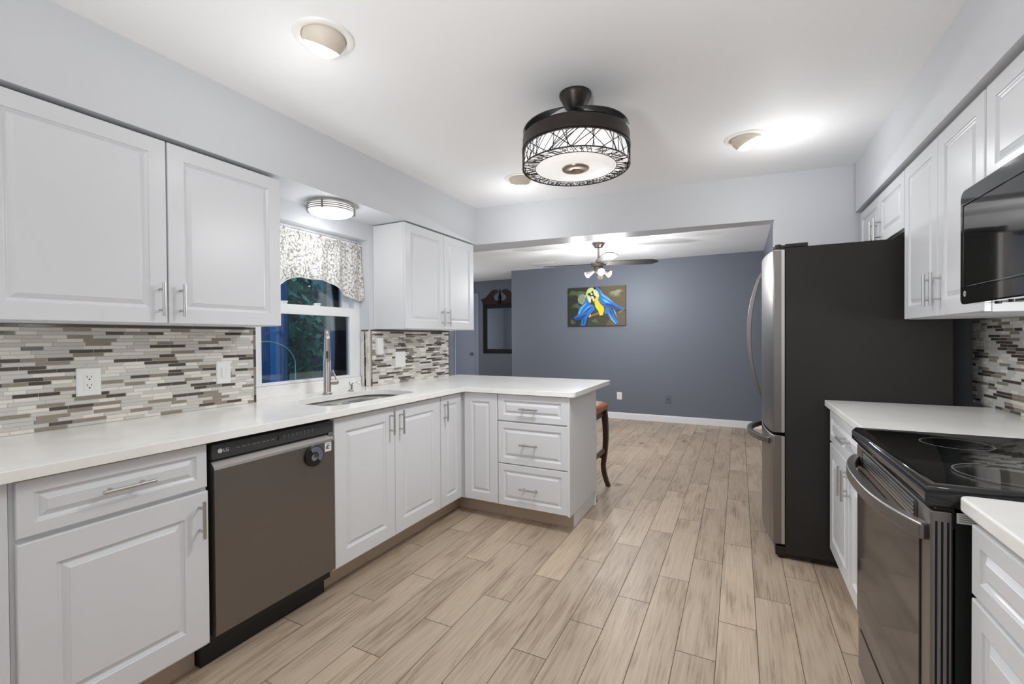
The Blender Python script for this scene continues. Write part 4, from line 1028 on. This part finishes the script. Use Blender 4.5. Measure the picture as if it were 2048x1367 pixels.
# ------------------------------------------------------------------ painting
def painting():
    x0, x1, z0, z1 = -2.464, -1.540, 1.436, 2.050
    t = thing('painting', 'canvas painting of two blue and yellow macaws on the blue dining wall', 'painting', (-2.0,YF,1.436))
    MB().box(x0, x1, YF-0.034, YF-0.001, z0, z1).build('canvas', mat('canvas_dark_green', srgb(66, 66, 50), 0.7), t)
    # coordinates read in a 0..100 x 0..62 grid across the canvas (u right, v up)
    names = {'leafd':srgb(38,46,34),'leaf2':srgb(88,98,66),'frond':srgb(150,152,122),'glow':srgb(206,216,140),'mist':srgb(140,150,116),'olive':srgb(96,86,60),
             'blue':srgb(40,116,196),'blued':srgb(26,72,146),'bluel':srgb(110,180,228),'yel':srgb(244,206,38),'yell':srgb(246,226,140),'black':srgb(30,28,34),'pale':srgb(222,216,206),'orange':srgb(240,170,60),'bark':srgb(132,112,84)}
    keys = list(names); ms = [mat('paint_'+k, names[k], 0.65) for k in keys]
    mb = MB(); lay = [0]
    sx, sz = (x1-x0)/100.0, (z1-z0)/66.0
    def poly(k, pts):
        lay[0] += 1; y = YF-0.0345-0.00012*lay[0]
        mb.m(keys.index(k)).add([(x0+u*sx, y, z0+v*sz) for u, v in pts], [tuple(range(len(pts)))])
    def bl(k, cu, cv, ru, rv, n=14, rot=0.0):
        c, s = math.cos(rot), math.sin(rot)
        poly(k, [(cu+ru*math.cos(2*PI*i/n)*c-rv*math.sin(2*PI*i/n)*s, cv+ru*math.cos(2*PI*i/n)*s+rv*math.sin(2*PI*i/n)*c) for i in range(n)])
    poly('leafd', [(0,0),(34,0),(40,30),(36,66),(0,66)])
    poly('olive', [(60,30),(100,26),(100,66),(58,66)])
    poly('olive', [(66,0),(100,0),(100,24),(80,22)])
    bl('leaf2', 22, 52, 14, 8); bl('leafd', 12, 40, 10, 14); bl('mist', 26, 46, 8, 9); bl('glow', 42, 55, 9, 10); bl('glow', 37, 48, 6, 8); bl('mist', 30, 40, 5, 7)
    rnd = random.Random(5)
    for cx, cy, n, L, a0, a1 in ((84,58,15,14,-2.9,0.2), (8,62,10,13,-2.4,-0.4), (16,32,12,11,-0.4,3.0), (6,4,9,10,0.1,1.6)):
        for i in range(n):
            a = a0+(a1-a0)*i/(n-1)+rnd.uniform(-.08,.08); l = L*rnd.uniform(.7,1.05)
            ex, ey = cx+l*math.cos(a), cy+l*math.sin(a); px, py = -math.sin(a)*0.7, math.cos(a)*0.7
            ex = min(max(ex,0.5),99.5); ey = min(max(ey,0.5),65.5)
            poly('frond' if cx > 50 else 'leaf2', [(cx+px*.3,cy+py*.3),((cx+ex)/2+px,(cy+ey)/2+py),(ex,ey),((cx+ex)/2-px,(cy+ey)/2-py)])
    poly('bark', [(38,15),(58,20),(60,23),(54,23),(40,18)]); poly('leaf2', [(41,8),(50,13),(56,4),(48,6)]); poly('bark', [(88,22),(99,29),(99,27),(90,20)])
    # left bird
    poly('blue', [(23,0.5),(31,0.5),(36,16),(26,14)]); poly('blued', [(26,2),(28,2),(32,14),(29,14)])
    poly('blue', [(11,15),(17,19),(21,31),(32,42),(32,48),(36,49),(40,38),(48,34),(48,27),(40,20),(30,12),(14,10)])
    poly('blued', [(11,14),(24,17),(36,22),(28,12),(14,10)]); poly('bluel', [(19,22),(24,32),(34,40),(33,37),(25,29),(21,20)]); poly('blued', [(22,17),(34,30),(44,34),(36,26)])
    poly('bluel', [(24,19),(36,33),(46,35),(37,31)]); poly('blue', [(31,40),(32,49),(35,52),(38,44),(40,38)])
    poly('yell', [(34,52),(37,49),(42,47),(42,41),(40,39),(37,43)]); poly('black', [(35,53),(38,56),(44,55),(45,50),(44,44),(41,41),(43,48),(40,51)]); poly('pale', [(42,51),(46,50),(48,44),(46,40),(44,45)])
    poly('orange', [(37,16),(41,21),(42,17),(39,14)])
    # right bird
    poly('blue', [(48,62),(52,66),(57,62),(62,54),(70,49),(79,40),(88,33),(98,28),(96,26),(86,28),(80,31),(72,31),(64,33),(58,38),(54,46),(55,52)])
    poly('blued', [(62,36),(74,38),(86,31),(96,27),(84,29),(72,32)]); poly('bluel', [(57,61),(63,52),(72,46),(80,38),(70,44),(61,50)]); poly('bluel', [(60,46),(68,43),(76,36),(66,39)])
    poly('blue', [(66,30),(72,30),(78,25),(82,14),(90,4),(84,2),(76,12),(70,20),(65,20),(64,26)]); poly('bluel', [(71,22),(77,13),(85,3),(83,3),(75,12)]); poly('blued', [(72,28),(77,24),(80,15),(75,20)])
    poly('bluel', [(79,28),(83,24),(87,12),(84,18)]); poly('blued', [(80,29),(85,24),(87,14),(84,22)])
    poly('yel', [(48,45),(52,50),(56,50),(54,44),(58,37),(64,31),(64,24),(62,18),(57,17),(55,24),(50,31),(48,38)])
    poly('yell', [(46,60),(50,61),(54,57),(56,50),(51,49),(48,52)]); poly('black', [(45,60),(47,52),(51,48),(48,47),(44,52),(40,54)]); poly('black', [(46,63),(50,65),(51,62),(48,61)]); poly('pale', [(41,55),(44,56),(45,53),(42,52)]); bl('black', 50, 58, 0.8, 0.8, 8)
    mb.build('painted_picture', ms, t, flip=False)
painting()

# ------------------------------------------------------------------ hall mirror and door
def mirror():
    x0, x1 = -4.62, -3.86; z0, z1 = 0.95, 2.03; Y = YH
    t = thing('wall_mirror', 'dark cherry framed mirror with scrolled pediment on the hall wall', 'mirror', (-4.25,YH,0.95))
    b = 0.085
    fr = MB().box(x0, x0+b, Y-0.035, Y-0.001, z0, 1.93).box(x1-b, x1, Y-0.035, Y-0.001, z0, 1.93).box(x0+b, x1-b, Y-0.035, Y-0.001, z0, z0+b).box(x0+b, x1-b, Y-0.035, Y-0.001, 1.845, 1.93).build('frame', 'dark_slot', t, bevel=0.006)
    MB().box(x0+b, x1-b, Y-0.014, Y-0.008, z0+b, 1.845).build('mirror_pane', 'mirror', t)
    c = (x0+x1)/2; F = frame((0,Y,0), (1,0,0), (0,0,1), (0,-1,0))
    for s in (-1, 1):
        h = (x1-x0)/2+0.05
        up = [(c+s*h, 2.03), (c+s*(h-0.10), 2.055), (c+s*(h-0.17), 2.12), (c+s*(h-0.24), 2.185), (c+s*0.13, 2.215), (c+s*0.05, 2.20)]
        lo = [(c+s*0.045, 2.165), (c+s*0.11, 2.12), (c+s*0.155, 2.075), (c+s*0.14, 2.02), (c+s*0.09, 1.99), (c+s*0.05, 2.0), (c+s*0.03, 1.93), (c+s*(h-0.05), 1.93), (c+s*(h-0.04), 1.985)]
        p = up+lo
        MB().fprism(F, p if s > 0 else p[::-1], 0.002, 0.035).build('pediment_scroll', 'cherry', t, bevel=0.003)
    MB().lathe((c,Y-0.020,1.93), [(0.0,0.0),(0.035,0.0),(0.035,0.06),(0.018,0.075),(0.030,0.10),(0.034,0.13),(0.022,0.17),(0.012,0.19),(0.016,0.21),(0.008,0.26),(0.0,0.31)], 16).build('finial', 'dark_slot', t, smooth=40)
mirror()
def hall_door():
    d = tag(MB().box(-5.62, -4.80, YH-0.030, YH-0.001, 0.005, 2.10).build('door_1', 'door_blue', bevel=0.003), kind='structure'); OFF[d.name] = Vector((0,0,0))
    MB().box(-4.80, -4.735, YH-0.020, YH-0.001, 0.0, 2.12).box(-5.64, -4.735, YH-0.022, YH-0.001, 2.102, 2.165).build('casing', 'door_blue', d, bevel=0.003)
    MB().cyl((-4.87,YH-0.030,0.935), (-4.87,YH-0.060,0.935), 0.012).lathe((-4.87,YH-0.055,0.935), [(0.0,0.0),(0.024,0.004),(0.032,0.018),(0.026,0.032),(0.0,0.038)], 20, (Vector((1,0,0)), Vector((0,0,1)), Vector((0,-1,0)))).build('door_knob', 'fan_metal', d, smooth=40)
hall_door()

# ------------------------------------------------------------------ outside the window
structure('ground', MB().box(-11.0, -2.63, -1.0, 4.94, -0.25, -0.13).box(-11.0, -5.76, 4.94, 9.0, -0.25, -0.13), 'gravel')
def outside():
    t = thing('privacy_screen', 'bright blue board privacy screen outside the window, left of the tree', 'screen', (-4.0,2.5,-0.13))
    for i in range(8): MB().box(-4.03, -3.99, 2.06+i*0.105, 2.16+i*0.105, -0.12, 2.3).build('board', 'ext_blue' if i % 3 else 'ext_blue_dark', t, bevel=0.003)
    MB().box(-4.06, -3.96, 2.90, 2.96, -0.13, 2.35).build('post', 'ext_blue_dark', t, bevel=0.004)
    w = thing('garden_shed', 'blue garden shed with lavender siding above, outside the window at right', 'shed', (-5.35,4.72,-0.13))
    MB().box(-5.50, -5.2, 4.52, 4.94, -0.13, 1.36).build('blue_wall', 'ext_blue_dark', w)
    for i in range(3): MB().box(-5.2, -5.18, 4.55+i*0.13, 4.62+i*0.13, -0.12, 1.36).build('board', 'ext_blue', w, bevel=0.003)
    sd = MB()
    for i in range(4): sd.box(-5.50, -5.19+0.004*(i%2), 4.52+i*0.105, 4.62+i*0.105, 1.36, 2.6)
    sd.build('siding', 'ext_siding', w, bevel=0.002)
    MB().box(-5.21, -5.14, 4.46, 4.52, -0.13, 2.6).build('corner_post', 'ext_post', w, bevel=0.004)
    rnd = random.Random(11)
    for cx, cy, cz, la, lb, lc, nl, sz, label in (
            (-5.45, 4.02, 1.15, 1.05, 0.46, 1.45, 4200, 0.085, 'dark green leafy tree seen through the middle of the kitchen window'),
            (-8.30, 6.25, 1.60, 1.30, 1.15, 2.30, 4200, 0.15, 'tall dark tree farthest off, filling the gaps behind the nearer tree'),
            (-4.62, 2.90, 0.32, 0.32, 0.32, 0.45, 700, 0.06, 'low green bush at the foot of the blue screen')):
        big = lc > 1
        tr = thing('garden_tree' if big else 'garden_bush', label, 'tree' if big else 'bush', (cx,cy,-0.13))
        lf = MB(); e = Vector((-0.80,0.60,0)); g = Vector((0.60,0.80,0))
        for i in range(nl):
            while True:
                p = Vector((rnd.uniform(-1,1), rnd.uniform(-1,1), rnd.uniform(-1,1)))
                if 0.2 < p.length < 1+0.12*math.sin(9*p.x+5*p.z): break
            c = Vector((cx,cy,cz))+e*(p.x*la)+g*(p.y*lb)+Vector((0,0,p.z*lc))
            if c.z < 0 or (cx > -6 and c.y > 4.33) or (big and cx > -6 and c.z < 0.85 and c.y < 3.45): continue
            u = Vector((rnd.uniform(-1,1), rnd.uniform(-1,1), rnd.uniform(-1,1))).normalized(); v = u.cross(Vector((rnd.uniform(-1,1), rnd.uniform(-1,1), 1))).normalized()
            q = sz*rnd.uniform(0.6,1.25)
            lf.add([c-u*q, c-v*q*0.45, c+u*q, c+v*q*0.45], [(0,1,2,3)])
        lf.build('foliage', 'leaf', tr, flip=False)['kind'] = 'stuff'
        MB().tube([(cx,cy,-0.13),(cx+0.03,cy,cz*0.6),(cx,cy+0.04,cz+lc*0.5)], [0.07*lc,0.05*lc,0.02*lc], 8).build('trunk', 'bark', tr, smooth=50)
    h = thing('garden_hoop', 'thin pale wire garden hoop standing outside in front of the blue screen', 'hoop', (-3.75,2.62,-0.13))
    MB().tube([(-3.75, 2.58-0.30*math.cos(PI*i/24), 1.02+0.22*math.sin(PI*i/24)) for i in range(25)], 0.005, 6).build('arch', 'wire', h, smooth=60)
    for yy in (2.28, 2.88): MB().cyl((-3.75,yy,-0.13), (-3.75,yy,1.02), 0.005, n=6).build('leg', 'wire', h, smooth=60)
outside()
